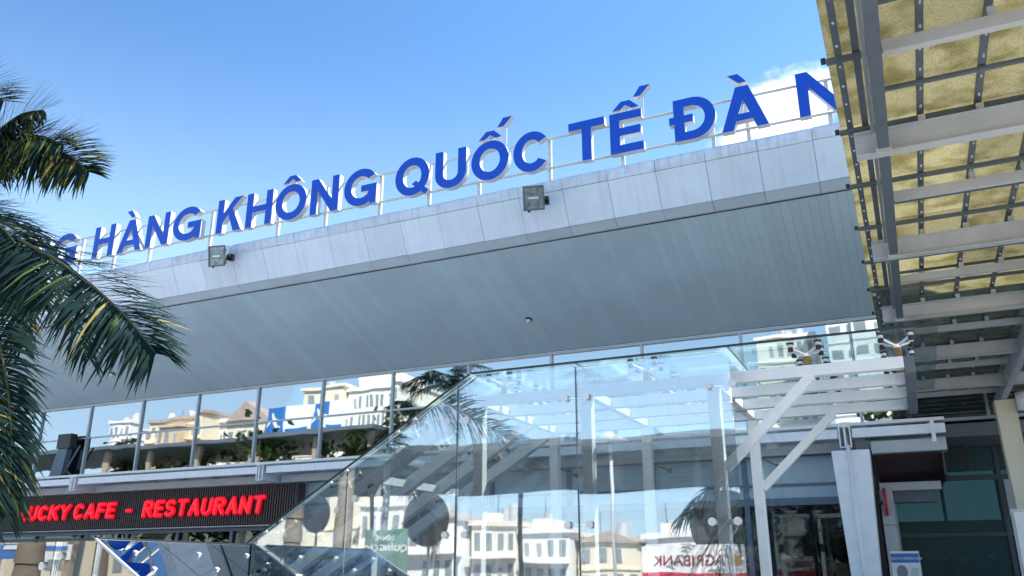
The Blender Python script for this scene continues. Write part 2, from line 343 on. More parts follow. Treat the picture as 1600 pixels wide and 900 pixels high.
# ground floor: band wall, shop fronts
m = MB(); m.box((XL, 21.75, 3.0), (-17.3, 22.05, 4.93)); m.box((-17.3, 21.75, 4.42), (-.75, 22.05, 4.93)); part('band_wall', m, M_wallgrey, term)
m = MB(); m.box((XL, 27, .12), (-.75, 27.2, 4.6)); m.box((XL, 22.1, .12), (XL+.2, 27, 4.6)); m.box((-.95, 22.1, .12), (-.75, 27, 4.6)); part('shop_back_wall', m, mat('shop_dark', (.07, .07, .07), .8), term)
bays = [XL+1.0+2.35*k for k in range(17)]
for i in range(len(bays)-1):
    x0, x1 = bays[i], min(bays[i+1], -1.3)
    left = x1 < -17.0
    zt = 2.98 if left else 4.40
    f = MB(); f.box((x0-.06, 21.78, .12), (x0+.06, 21.95, zt)); f.box((x0+.06, 21.78, zt-.1), (x1-.06, 21.93, zt)); 
    if not left: f.box((x0+.06, 21.78, 3.15), (x1-.06, 21.93, 3.32)); f.box((x0+.06, 21.78, 3.60), (x1-.06, 21.93, 3.66))
    fo = part('shopfront_frame', f, M_frame, term)
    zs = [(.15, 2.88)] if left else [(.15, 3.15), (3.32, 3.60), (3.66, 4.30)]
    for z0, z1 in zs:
        part('pane', MB().box((x0+.06, 21.85, z0), (x1-.06, 21.865, z1)), G_shop if z1 < 3.2 else mat('transom_reflection', (.40, .54, .63), .3, 0, .06, .8), fo)  # transom glass: its pale blue reflection is painted as an opaque colour
# tapered white columns
for x in (-1.135,):
    m = MB()
    for zz0, zz1, w0, w1 in ((.12, 4.2, .48, .80),):
        m.add([(x-w0/2, 20.3, zz0), (x+w0/2, 20.3, zz0), (x+w0/2, 20.9, zz0), (x-w0/2, 20.9, zz0), (x-w1/2, 20.3, zz1), (x+w1/2, 20.3, zz1), (x+w1/2, 20.9, zz1), (x-w1/2, 20.9, zz1)],
              [(3,2,1,0),(4,5,6,7),(0,1,5,4),(1,2,6,5),(2,3,7,6),(3,0,4,7)])
    c = part('column', m, M_steel, term); bevel(c, .02)
    part('downpipe', MB().cyl((x-.03, 20.26, .12), (x-.03, 20.26, 4.3), .045, n=12), M_steel, c, smooth=True)

# ledge canopy that runs under the clerestory
led = thing('ledge_canopy', 'white steel ledge canopy projecting under the clerestory windows', 'canopy', (-14, 20.5, 4.4))
XE = .84
part('glass_deck', MB().box((XL, 20.52, 4.765), (XE, 21.9, 4.785)), G_roof, led)
part('edge_channel', MB().box((XL, 20.42, 4.755), (XE, 20.515, 4.825)), M_white, led)
for x0, x1 in ((XL, -26.45), (-26.1, -18.2), (-17.85, -9.7), (-9.35, -1.36), (-1.06, XE)):
    bevel(part('front_beam', MB().box((x0, 20.46, 4.49), (x1, 20.60, 4.70)), M_steel, led), .01)
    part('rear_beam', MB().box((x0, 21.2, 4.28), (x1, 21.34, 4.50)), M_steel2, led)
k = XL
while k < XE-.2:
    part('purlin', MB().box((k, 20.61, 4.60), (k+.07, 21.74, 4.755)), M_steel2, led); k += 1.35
for x in (-26.27, -18.03, -9.53, -1.21):
    m = MB(); m.box((x-.02, 20.35, 4.30), (x+.02, 21.7, 4.72)); m.box((x-.13, 20.33, 4.722), (x+.13, 21.7, 4.75)); m.box((x-.12, 20.40, 4.272), (x+.12, 21.7, 4.298))
    m.box((x-.13, 20.38, 4.30), (x-.1, 20.41, 4.72)); m.box((x+.1, 20.38, 4.30), (x+.13, 20.41, 4.72))
    part('bracket', m, M_steel, led)
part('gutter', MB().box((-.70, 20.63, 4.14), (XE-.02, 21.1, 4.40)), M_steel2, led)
part('end_strap', MB().box((.55, 20.40, 4.30), (.63, 20.455, 4.76)), M_steel, led)

# black lamp box standing on the ledge beside the palm
c = at(105, 690, 21.7)
lbx = thing('ledge_lamp', 'black box lamp on a grey stand on the ledge beside the palm', 'lamp', (c.x, 21.7, 4.79))
bevel(part('lamp_box', MB().box((c.x-.36, 21.55, c.z-.27), (c.x+.36, 21.84, c.z+.27)), M_black, lbx), .02)
part('stand', MB().add([(c.x-.62, 21.6, 4.79), (c.x+.05, 21.6, 4.79), (c.x+.05, 21.82, 4.79), (c.x-.62, 21.82, 4.79), (c.x-.3, 21.6, c.z-.28), (c.x+.2, 21.6, c.z-.28), (c.x+.2, 21.82, c.z-.28), (c.x-.3, 21.82, c.z-.28)], [(3,2,1,0),(4,5,6,7),(0,1,5,4),(1,2,6,5),(2,3,7,6),(3,0,4,7)]), mat('stand_blue_grey', (.10, .16, .22), .5), lbx)
part('strut', MB().bar((c.x+.05, 21.7, 5.0), (c.x+.75, 21.7, c.z-.2), .05, .05, (0, 1, 0)), M_slate, lbx); part('strut', MB().bar((c.x+.05, 21.74, 5.3), (c.x+.75, 21.74, 4.82), .05, .05, (0, 1, 0)), M_slate, lbx)
# cafe sign
cs = thing('cafe_sign', 'red LUCKY CAFE - RESTAURANT letters on dark brown ribbed signboard', 'sign', (-24, 21.5, 3.0))
SX0, SX1, SZ0, SZ1 = -33.5, -17.32, 3.03, 4.26
part('signboard', MB().box((SX0, 21.42, SZ0), (SX1, 21.70, SZ1)), M_brown2, cs)
m = MB(); x = SX0+.03
while x < SX1-.05:
    m.box((x, 21.36, SZ0+.03), (x+.05, 21.415, SZ1-.02)); x += .098
tag(part('slats', m, M_brown, cs), kind='stuff')
m = MB(); m.box((SX0, 21.35, SZ0-.03), (SX1, 21.44, SZ0-.003)); part('bottom_trim', m, M_steel2, cs)
part('end_trim', MB().box((SX1+.003, 21.35, SZ0), (SX1+.04, 21.7, SZ1)), M_brown, cs)
def arc(cx, cy, rx, ry, a0, a1, n=9): return [(cx+rx*math.cos(R(a0+(a1-a0)*i/n)), cy+ry*math.sin(R(a0+(a1-a0)*i/n))) for i in range(n+1)]
ST = {'L': [[(0,1),(0,0),(1,0)]], 'U': [[(0,1)]+arc(.5,.36,.5,.36,180,360)+[(1,1)]], 'C': [arc(.5,.5,.5,.5,45,315,14)], 'K': [[(0,0),(0,1)],[(1,1),(.02,.42)],[(.35,.6),(1,0)]],
      'Y': [[(0,1),(.5,.48),(1,1)],[(.5,.48),(.5,0)]], 'A': [[(0,0),(.5,1),(1,0)],[(.2,.34),(.8,.34)]], 'F': [[(0,0),(0,1),(1,1)],[(0,.52),(.85,.52)]],
      'E': [[(1,1),(0,1),(0,0),(1,0)],[(0,.52),(.9,.52)]], '-': [[(0,.42),(1,.42)]], 'R': [[(0,0),(0,1),(.55,1)]+arc(.6,.76,.4,.24,90,-90,8)+[(0,.52)],[(.5,.52),(1,0)]],
      'S': [arc(.5,.74,.46,.26,35,250,10)+arc(.5,.26,.5,.26,75,-150,10)], 'T': [[(0,1),(1,1)],[(.5,1),(.5,0)]], 'N': [[(0,0),(0,1),(1,0),(1,1)]]}
def stroke_letter(ch, x0, x1, z0, z1, y, r, parent, shear=.1):
    m = MB(); r_ = r
    for pl in ST[ch]:
        q = [Vector((x0+r+(x1-x0-2*r)*a+shear*b*(z1-z0), y, z0+r+(z1-z0-2*r)*b)) for a, b in pl]
        for i in range(len(q)-1):
            m.cyl(q[i], q[i+1], r, n=10, cap=False)
        for p in q: m.ball(p, r*1.0, 10, 6)
    me = m.mesh('letter', [M_red], True)
    for v in me.vertices: v.co.y = y + (v.co.y-y)*1.0
    return link('letter', me, parent)
def word(s, x0, x1, z0, z1, y, r, gapf=.12):
    wd = {'-': .5, 'L': .8, 'E': .85, 'F': .85}
    ws = [wd.get(c, 1.0) for c in s]; tot = sum(ws) + gapf*(len(s)-1); u = (x1-x0)/tot; x = x0
    for c, w in zip(s, ws): stroke_letter(c, x, x+w*u, z0, z1, y, r, cs); x += (w+gapf)*u
word('LUCKY', -29.95, -27.28, 3.36, 3.94, 21.27, .079); word('CAFE', -27.08, -25.02, 3.36, 3.94, 21.27, .079)
word('-', -24.55, -24.22, 3.36, 3.94, 21.27, .07); word('RESTAURANT', -23.72, -18.50, 3.34, 3.94, 21.27, .079)

# ------------------------------------------------------------------ rooftop lettering
sg = thing('rooftop_sign', 'blue rooftop letters CANG HANG KHONG QUOC TE DA NANG with white sides on white rails', 'sign', (-12, 17.1, 10.6))
def SZ(x): return 11.08 + (10.86-11.08)*(x+22.7)/21.6
LH = 1.07
def ell(cx, cy, rx, ry, a0, a1, n): return [(cx+rx*math.cos(R(a0+(a1-a0)*i/n)), cy+ry*math.sin(R(a0+(a1-a0)*i/n))) for i in range(n+1)]
def glyph(ch, w):
    h = LH; t = .24; th = .212
    if ch == 'H': return [([(0,0),(t,0),(t,.42*h),(w-t,.42*h),(w-t,0),(w,0),(w,h),(w-t,h),(w-t,.6*h),(t,.6*h),(t,h),(0,h)], [], 0)]
    if ch == 'N': return [([(0,0),(t*.95,0),(t*.95,.66*h),(w-t,0),(w,0),(w,h),(w-t*.95,h),(w-t*.95,.34*h),(t,h),(0,h)], [], 0)]
    if ch == 'T': return [([(w/2-t/2,0),(w/2+t/2,0),(w/2+t/2,h-th),(w,h-th),(w,h),(0,h),(0,h-th),(w/2-t/2,h-th)], [], 0)]
    if ch == 'E': return [([(0,0),(w,0),(w,th),(t,th),(t,.42*h),(w*.93,.42*h),(w*.93,.42*h+th),(t,.42*h+th),(t,h-th),(w*.97,h-th),(w*.97,h),(0,h)], [], 0)]
    if ch == 'K': return [([(0,0),(t,0),(t,.30*h),(.43*w,.53*h),(w-1.25*t,0),(w,0),(.60*w,.68*h),(.97*w,h),(.97*w-1.28*t,h),(t,.58*h),(t,h),(0,h)], [], 0)]
    if ch == 'A':
        a = w/2-.58*t; b = 1.06*t; xi = lambda z: b + z/h*a; ap = h*(w/2-b)/a
        return [([(0,0),(b,0),(xi(.2*h),.2*h),(w-xi(.2*h),.2*h),(w-b,0),(w,0),(w/2+.58*t,h),(w/2-.58*t,h)], [[(xi(.36*h),.36*h),(w-xi(.36*h),.36*h),(w/2,ap)]], 0)]
    if ch == 'O' or ch == 'Q':
        s = [(ell(w/2,h/2,w/2,h/2+.015,0,360,40)[:-1], [ell(w/2,h/2,w/2-t,h/2-th,0,360,32)[:-1]], 0)]
        if ch == 'Q': s.append(([(w*.50,.29*h),(w*.62,.36*h),(w*1.0,.06*h),(w*.90,-.05*h)], [], -.003))
        return s
    if ch == 'C': return [(ell(w/2+.02,h/2,w/2+.02,h/2+.015,36,324,34) + ell(w/2+.02,h/2,w/2-t+.02,h/2-th,318,42,30), [], 0)]
    if ch == 'G': return [(ell(w/2+.02,h/2,w/2+.02,h/2+.015,36,318,34) + ell(w/2+.02,h/2,w/2-t+.02,h/2-th,312,42,30), [], 0),
                          ([(w*.53,.36*h),(w*.76,.36*h),(w*.70,.17*h),(w*.84,0),(w,0),(w,.54*h),(w*.53,.54*h)], [], -.003)]
    if ch == 'U': return [([(0,h),(0,.38*h)] + ell(w/2,.38*h,w/2,.38*h+.015,180,360,20) + [(w,.38*h),(w,h),(w-t,h),(w-t,.38*h)] + ell(w/2,.38*h,w/2-t,.38*h-th,360,180,18) + [(t,.38*h),(t,h)], [], 0)]
    if ch == 'D':
        x0 = .09; ww = w-x0
        o = [(x0,0),(x0+ww*.45,0)] + ell(x0+ww*.45,h/2,ww*.55,h/2,-90,90,22)[1:] + [(x0,h)]
        i = [(x0+t,th),(x0+ww*.43,th)] + ell(x0+ww*.43,h/2,ww*.57-t,h/2-th,-90,90,20)[1:] + [(x0+t,h-th)]
        return [(o, [i], 0), ([(-.02,.42*h),(x0+t+.2,.42*h),(x0+t+.2,.42*h+th*.9),(-.02,.42*h+th*.9)], [], -.003)]
def accent(kind, cx):
    h = LH + .07
    if kind == 'grave': return [[(cx-.30,h+.26),(cx-.06,h+.26),(cx+.12,h+.02),(cx-.06,h+.02)]]
    if kind == 'circ': return [[(cx-.33,h),(cx-.14,h),(cx,h+.11),(cx+.14,h),(cx+.33,h),(cx+.11,h+.22),(cx-.11,h+.22)]]
    if kind == 'circacute': return accent('circ', cx) + [[(cx+.20,h+.27),(cx+.38,h+.27),(cx+.62,h+.52),(cx+.37,h+.52)]]
    if kind == 'hook': return [[(cx-.02,h),(cx+.08,h),(cx+.08,h+.07),(cx+.16,h+.14),(cx+.12,h+.24),(cx-.06,h+.26),(cx-.08,h+.2),(cx+.03,h+.18),(cx-.02,h+.1)]]
    if kind == 'breve': return [[(cx-.26,h+.2),(cx-.16,h+.2),(cx,h+.1),(cx+.16,h+.2),(cx+.26,h+.2),(cx+.13,h),(cx-.13,h)], [(cx-.28,h+.3),(cx-.1,h+.44),(cx+.06,h+.36),(cx+.26,h+.44),(cx+.1,h+.28),(cx-.06,h+.35)]]
    return []
LET = [('C',-28.3,-27.3,''),('A',-27.1,-26.0,'hook'),('N',-25.8,-24.85,''),('G',-24.65,-23.50,''),('H',-22.72,-21.80,''),('A',-21.62,-20.56,'grave'),('N',-20.40,-19.46,''),('G',-19.30,-18.15,''),
       ('K',-17.54,-16.58,''),('H',-16.43,-15.48,''),('O',-15.36,-14.27,'circ'),('N',-14.12,-13.17,''),('G',-12.99,-11.93,''),('Q',-11.34,-10.30,''),('U',-10.12,-9.21,''),('O',-9.06,-8.01,'circacute'),
       ('C',-7.88,-6.94,''),('T',-6.40,-5.48,''),('E',-5.35,-4.54,'circacute'),('D',-3.90,-2.86,''),('A',-2.75,-1.73,'grave'),('N',-1.09,-.12,''),('A',.08,1.1,'breve'),('N',1.25,2.2,''),('G',2.35,3.45,'')]
YL = 16.98; DEP = .17
for ch, x0, x1, ac in LET:
    z = SZ((x0+x1)/2)
    o = link('letter', extrude_poly(glyph(ch, x1-x0), 0, DEP, [M_blue, M_return]), sg, (x0, YL, z))
    if ac:
        for a in accent(ac, (x1-x0)/2):
            link('accent', extrude_poly([(a, [], 0)], 0, DEP, [M_blue, M_return]), o, (x0, YL, z))
            cx = sum(p[0] for p in a)/len(a); lo = min(p[1] for p in a)
            part('accent_stay', MB().bar((x0+cx, YL+.15, z+LH*.9), (x0+cx, YL+.15, z+lo+.1), .03, .03, (0,1,0)), M_return, o)
for dz in (.84, .085):
    part('rail', MB().cyl((-29, YL+DEP+.045, SZ(-29)+dz*LH), (4, YL+DEP+.045, SZ(4)+dz*LH), .032, n=10), M_return, sg, smooth=True)
PX = [-28, -26.6, -25.2, -23.6, -22.03, -20.47, -18.01, -15.45, -13.78, -11.98, -10.45, -8.97, -7.01, -5.14, -3.0, -2.22, -.5, 1.2, 2.9]
for x in PX:
    part('post', MB().box((x-.042, YL+DEP+.09, 10.58), (x+.042, YL+DEP+.17, SZ(x)+.90*LH)), M_return, sg)

# floodlights on the fascia
def floodlight(px, py, label):
    c = at(px, py, 16.62)
    t = thing('floodlight', label, 'floodlight', (c.x, c.y+.35, c.z), 'floodlights on the roof edge')
    Rm = Matrix.Scale(1.0, 4) @ Matrix.Translation(c) @ Matrix.Rotation(R(14), 4, 'Z') @ Matrix.Rotation(R(12), 4, 'X') @ Matrix.Scale(1.06, 4)
    def add(nm, mb, mt, par, bv=0):
        mb.v = [tuple(Rm @ Vector(v)) for v in mb.v]; o = part(nm, mb, mt, par)
        if bv: bevel(o, bv)
        return o
    b = MB(); p = [(-.22,-.09,-.26),(.22,-.09,-.26),(.22,-.09,.26),(-.22,-.09,.26),(-.15,.14,-.18),(.15,.14,-.18),(.15,.14,.18),(-.15,.14,.18)]
    b.add(p, [(0,1,2,3),(7,6,5,4),(0,4,5,1),(1,5,6,2),(2,6,7,3),(3,7,4,0)]); body = add('housing', b, M_slate, t, .02)
    f = MB()
    for a, q in (((-.24,-.125,-.28),(.24,-.09,-.245)),((-.24,-.125,.245),(.24,-.09,.28)),((-.24,-.125,-.245),(-.205,-.09,.245)),((.205,-.125,-.245),(.24,-.09,.245))): f.box(a, q)
    add('bezel', f, M_slate, t, .006)
    ln = MB(); ln.box((-.205,-.105,-.245),(.205,-.092,.245)); add('lens', ln, M_lens, t)
    rf = MB(); rf.cyl((-.11,-.107,0),(.11,-.107,0),.03,n=8); 
    add('lamp_tube', rf, M_chrome, t)
    y = MB(); y.bar((.25,0,0),(.25,.3,-.02),.02,.05); y.bar((-.25,0,0),(-.25,.3,-.02),.02,.05); y.bar((-.26,.3,-.02),(.26,.3,-.02),.02,.05); add('yoke', y, M_black, t)
    k = MB(); k.cyl((.24,.02,0),(.31,.02,0),.045,n=10); add('knob', k, M_black, t); k = MB(); k.box((.17,.14,-.1),(.3,.28,.08)); add('ballast_box', k, M_black, t); k = MB(); k.cyl((-.12,-.07,-.25),(-.12,-.07,-.31),.03,n=8); add('cable_gland', k, M_black, t)
floodlight(342, 401, 'square floodlight on roof edge under the letters KHONG, nearest the palm')
floodlight(835, 311, 'square floodlight on roof edge under the letter C of QUOC')
# small soffit lamps
for px, py, lb in ((826, 498, 'small round cream lamp in middle of the soffit'), (176, 583, 'small round cream lamp on soffit beside the palm')):
    v = ray(px, py); n_ = nv; tt = (P0 - CAM).dot(n_)/v.dot(n_); c = CAM + v*tt
    t = thing('soffit_lamp', lb, 'lamp', c, 'small lamps on the soffit')
    part('base', MB().cyl(c - n_*.005, c + n_*.06, .09, .085, 14), M_rubber, t); part('lamp_globe', MB().ball(c + n_*.07, .075, 12, 8), mat('cream_globe', (.8, .68, .45), .35), t, True)

# ------------------------------------------------------------------ glass stair enclosure
se = thing('stair_enclosure', 'glass stair enclosure with white steel frame, flat roof and raking left side', 'glass enclosure', (-4.7, 10.5, .12))
KX, KZ = -4.72, 3.92; SL = .597
def roofz(x): return KZ if x > KX else KZ - SL*(KX-x)
BZ = 3.63; BK = -4.80
def beamz(x): return BZ if x > BK else BZ - SL*(BK-x)
PXs = (-6.27, -4.745, -3.33, -1.84)
ROWS = (9.25, 10.07, 10.88, 11.70)
for Yr in (ROWS[0], ROWS[3]):
    for x in PXs + ((-7.75,) if Yr > 10 else (-7.75,)):
        bevel(part('post', MB().box((x-.065, Yr-.065, .12), (x+.065, Yr+.065, beamz(x)-.065)), M_steel, se), .008)
for i, Yr in enumerate(ROWS):
    bevel(part('roof_beam', MB().box((BK, Yr-.06, BZ-.06), (.10, Yr+.06, BZ+.06)), M_steel, se), .006)
    d = Vector((-1, 0, -SL)).normalized()
    a = Vector((BK+.03, Yr, BZ)); 
    bevel(part('raking_beam', MB().bar(a, a + d*6.2, .13, .165), M_steel, se), .006)
    part('post_head', MB().box((-1.84-.07, Yr-.07, BZ-.075), (-1.84+.07, Yr+.07, BZ-.062)), M_steel2, se)
bevel(part('end_beam', MB().box((.102, ROWS[0]-.06, BZ-.12), (.20, ROWS[3]+.06, BZ+.058)), mat('end_beam_shade', (.12, .14, .17), .5, 0, .1, 5), se), .006)  # shade on the end beam is put into its dark colour
for x in (-4.745, -3.33, -1.84, -6.27):
    for j in range(3):
        part('cross_beam', MB().box((x-.045, ROWS[j]+.062, beamz(x)-.055), (x+.045, ROWS[j+1]-.062, beamz(x)+.045)), M_steel, se)
for Yr in (ROWS[0], ROWS[3]):
    part('brace', MB().bar((-.80, Yr, BZ-.05), (-1.78, Yr, 2.66), .10, .105, (0, 1, 0)), M_steel, se)
# roof glass
XJ = (-4.72, -3.36, -1.60, .46)
for i in range(3):
    for y0, y1 in ((8.93, 10.63), (10.65, 12.36)):
        part('roof_pane', MB().box((XJ[i]+.006, y0, KZ-.008), (XJ[i+1]-.006, y1, KZ+.008)), G_roof, se)
sx = (-4.72, -6.36, -7.85, -9.4)
for i in range(3):
    for y0, y1 in ((8.93, 10.63), (10.65, 12.36)):
        x0, x1 = sx[i+1]+.006, sx[i]-.008
        part('raking_pane', MB().add([(x0,y0,roofz(x0)-.008),(x1,y0,roofz(x1)-.008),(x1,y1,roofz(x1)-.008),(x0,y1,roofz(x0)-.008),(x0,y0,roofz(x0)+.008),(x1,y0,roofz(x1)+.008),(x1,y1,roofz(x1)+.008),(x0,y1,roofz(x0)+.008)],
             [(3,2,1,0),(4,5,6,7),(0,1,5,4),(1,2,6,5),(2,3,7,6),(3,0,4,7)]), G_roof, se)
M_seal = mat('black_seal', (.03, .035, .04), .5)
for x in XJ[1:3]: part('roof_joint_seal', MB().box((x-.005, 8.93, KZ-.009), (x+.005, 12.36, KZ+.009)), M_seal, se)
part('front_edge_seal', MB().box((KX, 8.918, KZ-.012), (.46, 8.928, KZ+.012)), M_seal, se)
part('front_edge_seal', MB().bar((KX-.01, 8.923, roofz(KX-.01)), (-9.4, 8.923, roofz(-9.4)), .01, .024, (0,0,1)), M_seal, se)
# front and rear glass walls
def wall_panes(Yg, xs, gl, nm):
    for i in range(len(xs)-1):
        x0, x1 = xs[i]+.008, xs[i+1]-.008
        top = [(x0, roofz(x0)-.03)] + ([(KX, KZ-.03)] if x0 < KX < x1 else []) + [(x1, roofz(x1)-.03)]
        poly = [(x0, .14), (x1, .14)] + top[::-1]
        o = part(nm, MB().prism(poly, 1, -.006, .006), gl, se, loc=(0, Yg, 0), rot=(rnd.uniform(-.004, .004), 0, rnd.uniform(-.003, .003)) if nm == 'front_pane' else None)
wall_panes(9.0, (-8.95, -7.86, -6.50, -4.93, -3.38, -1.60), G_front, 'front_pane')
wall_panes(12.0, (-8.95, -7.86, -6.50, -4.93, -3.38, -1.55), G_rear, 'rear_pane')
for x in (-6.5, -4.93, -3.38): part('joint_seal', MB().box((x-.006, 8.996, .14), (x+.006, 9.004, roofz(x)-.03)), mat('grey_seal', (.12, .14, .16), .5), se)
# spider fittings
def disc(m, c, axis, r=.042, t=.022): m.cyl(Vector(c)-Vector(axis)*t, Vector(c)+Vector(axis)*t, r, r*.86, 14); m.cyl(Vector(c)-Vector(axis)*(t+.006), Vector(c)-Vector(axis)*t, r*.4, r*.45, 8)
def wall_spider(x, z, tilt=0, par=se, Yg=9.0, deep=.2):
    m = MB(); c = Vector((x+.03, Yg+.12, z)); m.cyl(c, (x+.03, Yg+deep, z), .035, n=10)
    for s in (-1, 1):
        e = Vector((x+s*.13, Yg+.02, z+s*tilt)); m.cyl(c, e, .016, .013, 8); disc(m, (e.x, Yg-.012, e.z), (0, 1, 0))
    part('spider_fitting', m, M_chrome, par)
for x, z in ((-4.93, 2.02), (-3.38, 2.10), (-1.78, 2.10), (-4.93, .8), (-3.38, .8), (-6.5, .8), (-1.78, .8)): wall_spider(x, z)
for x in (-4.93, -3.38, -1.72): wall_spider(x, 3.52 if x > -4.8 else 3.36)
for x in (-6.5, -7.86): wall_spider(x, roofz(x)-.44, .07)
def roof_spider(p, nrm_, xdir, nm='roof_spider'):
    p = Vector(p); n_ = Vector(nrm_).normalized(); xd = Vector(xdir).normalized(); yd = Vector((0, 1, 0))
    m = MB(); m.cyl(p, p+n_*.1, .04, n=12, mi=1); m.cyl(p+n_*.1, p+n_*.135, .034, .044, n=12)
    for sx_, sy in ((-1, -1), (1, -1), (-1, 1), (1, 1)):
        e = p + n_*.185 + xd*(.14*sx_) + yd*(.14*sy); m.cyl(p+n_*.12, e, .017, .013, 8)
        m.cyl(e, e+n_*.03, .026, n=10, mi=0); m.cyl(e+n_*.03, e+n_*.05, .036, .04, n=12, mi=2); m.cyl(e-n_*.045, e-n_*.005, .028, n=10, mi=2)
    o = part(nm, m, [M_chrome, mat('rusty_pin', (.30, .19, .08), .6, .3, .4, 20), M_rubber], se)
for Yr in ROWS:
    for x in (-4.42, -2.6, -.83, .06): roof_spider((x, Yr, BZ+.06), (0, 0, 1), (1, 0, 0))
    for x in (-5.6, -6.6, -7.6): roof_spider(Vector((x, Yr, beamz(x))) + Vector((SL, 0, 1)).normalized()*-.0 + Vector((-SL, 0, 1)).normalized()*.06, (-SL, 0, 1), (1, 0, SL))
for x in PXs[1:]:
    m = MB(); m.cyl((x+.06, 11.74, 3.06), (x+.24, 11.92, 2.98), .014, n=8); m.ball((x+.25, 11.93, 2.975), .035, 10, 6); part('stay_arm', m, M_slate, se)
part('plinth', MB().box((-9.4, 8.9, .12), (-1.5, 8.985, .3)), M_wallgrey, se)

# low glass enclosure beside the palm
le = thing('low_glass_enclosure', 'low glass stair cover with right side sloping down, below the cafe sign', 'glass enclosure', (-9.5, 7.5, .12))
RX, RZ, Y0, Y1 = -7.80, 1.935, 6.46, 8.86
S2 = .55
xb = RX + 2.9
G_low = glass('low_sloped_glass', (.75, .87, .95), .22, 1.3)
for y0, y1 in ((Y0, 7.25), (7.26, 8.05), (8.06, Y1)):
    part('sloped_pane', MB().add([(RX, y0, RZ-.008), (xb, y0, RZ-.008-S2*2.9), (xb, y1, RZ-.008-S2*2.9), (RX, y1, RZ-.008), (RX, y0, RZ+.008), (xb, y0, RZ+.008-S2*2.9), (xb, y1, RZ+.008-S2*2.9), (RX, y1, RZ+.008)],
         [(3,2,1,0),(4,5,6,7),(0,1,5,4),(1,2,6,5),(2,3,7,6),(3,0,4,7)]), G_low, le)
for i, (x0, x1) in enumerate(((-13.9, -12.1), (-12.1, -10.3), (-10.3, -8.42), (-8.42, RX))):
    part('front_pane', MB().box((x0+.005, Y0-.006, .14), (x1-.005, Y0+.006, RZ-.02)), G_front, le)
    part('roof_pane', MB().box((x0+.005, Y0-.03, RZ-.008), (x1-.005, Y1, RZ+.008)), G_roof, le)
part('front_pane', MB().prism([(RX+.01, .14), (xb, .14), (xb, RZ-S2*2.9-.02), (RX+.01, RZ-.025)], 1, Y0-.006, Y0+.006), G_front, le)
part('edge_seal', MB().box((-13.9, Y0-.045, RZ-.012), (RX, Y0-.033, RZ+.012)), M_seal, le)
part('edge_trim', MB().bar((RX, Y0-.02, RZ), (xb, Y0-.02, RZ-S2*2.9), .03, .022), M_alu, le)
part('edge_trim', MB().bar((RX, Y1+.02, RZ), (xb, Y1+.02, RZ-S2*2.9), .03, .022), M_alu, le)
part('ridge_trim', MB().bar((RX, Y0, RZ+.012), (RX, Y1, RZ+.012), .02, .012), M_seal, le)
n2 = Vector((S2, 0, 1)).normalized()
for y in (6.75, 7.65, 8.45):
    for dx in (.25, .55, 1.3):
        m = MB(); c = Vector((RX+dx, y, RZ-S2*dx)); m.cyl(c-n2*.02, c+n2*.022, .034, .028, 14); part('bolt', m, M_steel2, le, True)
for x in (-8.42, -10.3):
    wall_spider(x, 1.72, .05, le, Y0, .35); wall_spider(x, 1.2, .05, le, Y0, .35)
    part('post', MB().cyl((x+.03, Y0+.36, .12), (x+.03, Y0+.36, RZ-.05), .05, n=14), M_steel, le, True)
for y in (Y0+.36, Y1-.3):
    part('rail', MB().cyl((-13.9, y, 1.55), (RX-.2, y, 1.55), .03, n=10), M_chrome, le, True)

# ------------------------------------------------------------------ walkway canopy on the right
wc = thing('walkway_canopy', 'covered walkway roof of weathered yellow sheets on pale steel beams', 'canopy', (2.05, 14, .12))
TY = [6.40+1.285*k for k in range(-4, 14)]
XS = (-.155, .07, .535, 1.0, 1.465, 1.93, 2.4, 2.87, 3.34, 3.8, 4.25)
me_s = {}
for j in range(len(TY)-1):
    for x0, x1 in ((-.155, 1.0), (1.0, 1.93), (1.93, 2.87), (2.87, 4.25)):
        key = (x0, x1)
        if key not in me_s: me_s[key] = MB().box((x0+.004, .004, 0), (x1-.004, 1.281, .008)).mesh('sheet', [M_sheet])
        link('sheet', me_s[key], wc, (0, TY[j], 5.60 + rnd.uniform(-.002, .002)))
LY = TY[-1]-TY[0]
for i, x in enumerate(XS[1:-1]):
    part('batten', MB().box((x-.028, TY[0], 5.565), (x+.028, TY[-1], 5.597)), M_slate, wc)
part('edge_strip', MB().box((-.09, TY[0], 5.555), (-.035, TY[-1], 5.597)), M_slate, wc)
m = MB()
for k in range(int(LY/.32)):
    for x in (-.062, .535, 1.0, 1.465): m.cyl((x, TY[0]+.16+k*.32, 5.553 if x < 0 else 5.563), (x, TY[0]+.16+k*.32, 5.541), .012, .009, 8)
tag(part('bolts', m, M_chrome, wc), kind='stuff')
for j, y in enumerate(TY):
    part('purlin', MB().box((-.16, y-.025, 5.515), (4.2, y+.025, 5.553)), M_slate, wc)
    part('clip', MB().box((-.20, y-.02, 5.53), (-.162, y+.02, 5.57)), M_rubber, wc)
    if j < len(TY)-1: part('purlin', MB().box((.245, y+.617, 5.525), (4.2, y+.662, 5.553)), M_slate, wc)
def ibeam(m, x0, x1, y, z0, z1, w=.12, tf=.012, tw=.01):
    m.box((x0, y-w/2, z0), (x1, y+w/2, z0+tf)); m.box((x0, y-w/2, z1-tf), (x1, y+w/2, z1)); m.box((x0, y-tw/2, z0+tf), (x1, y+tw/2, z1-tf))
MY = [7.60+2.93*k for k in range(-2, 6)]
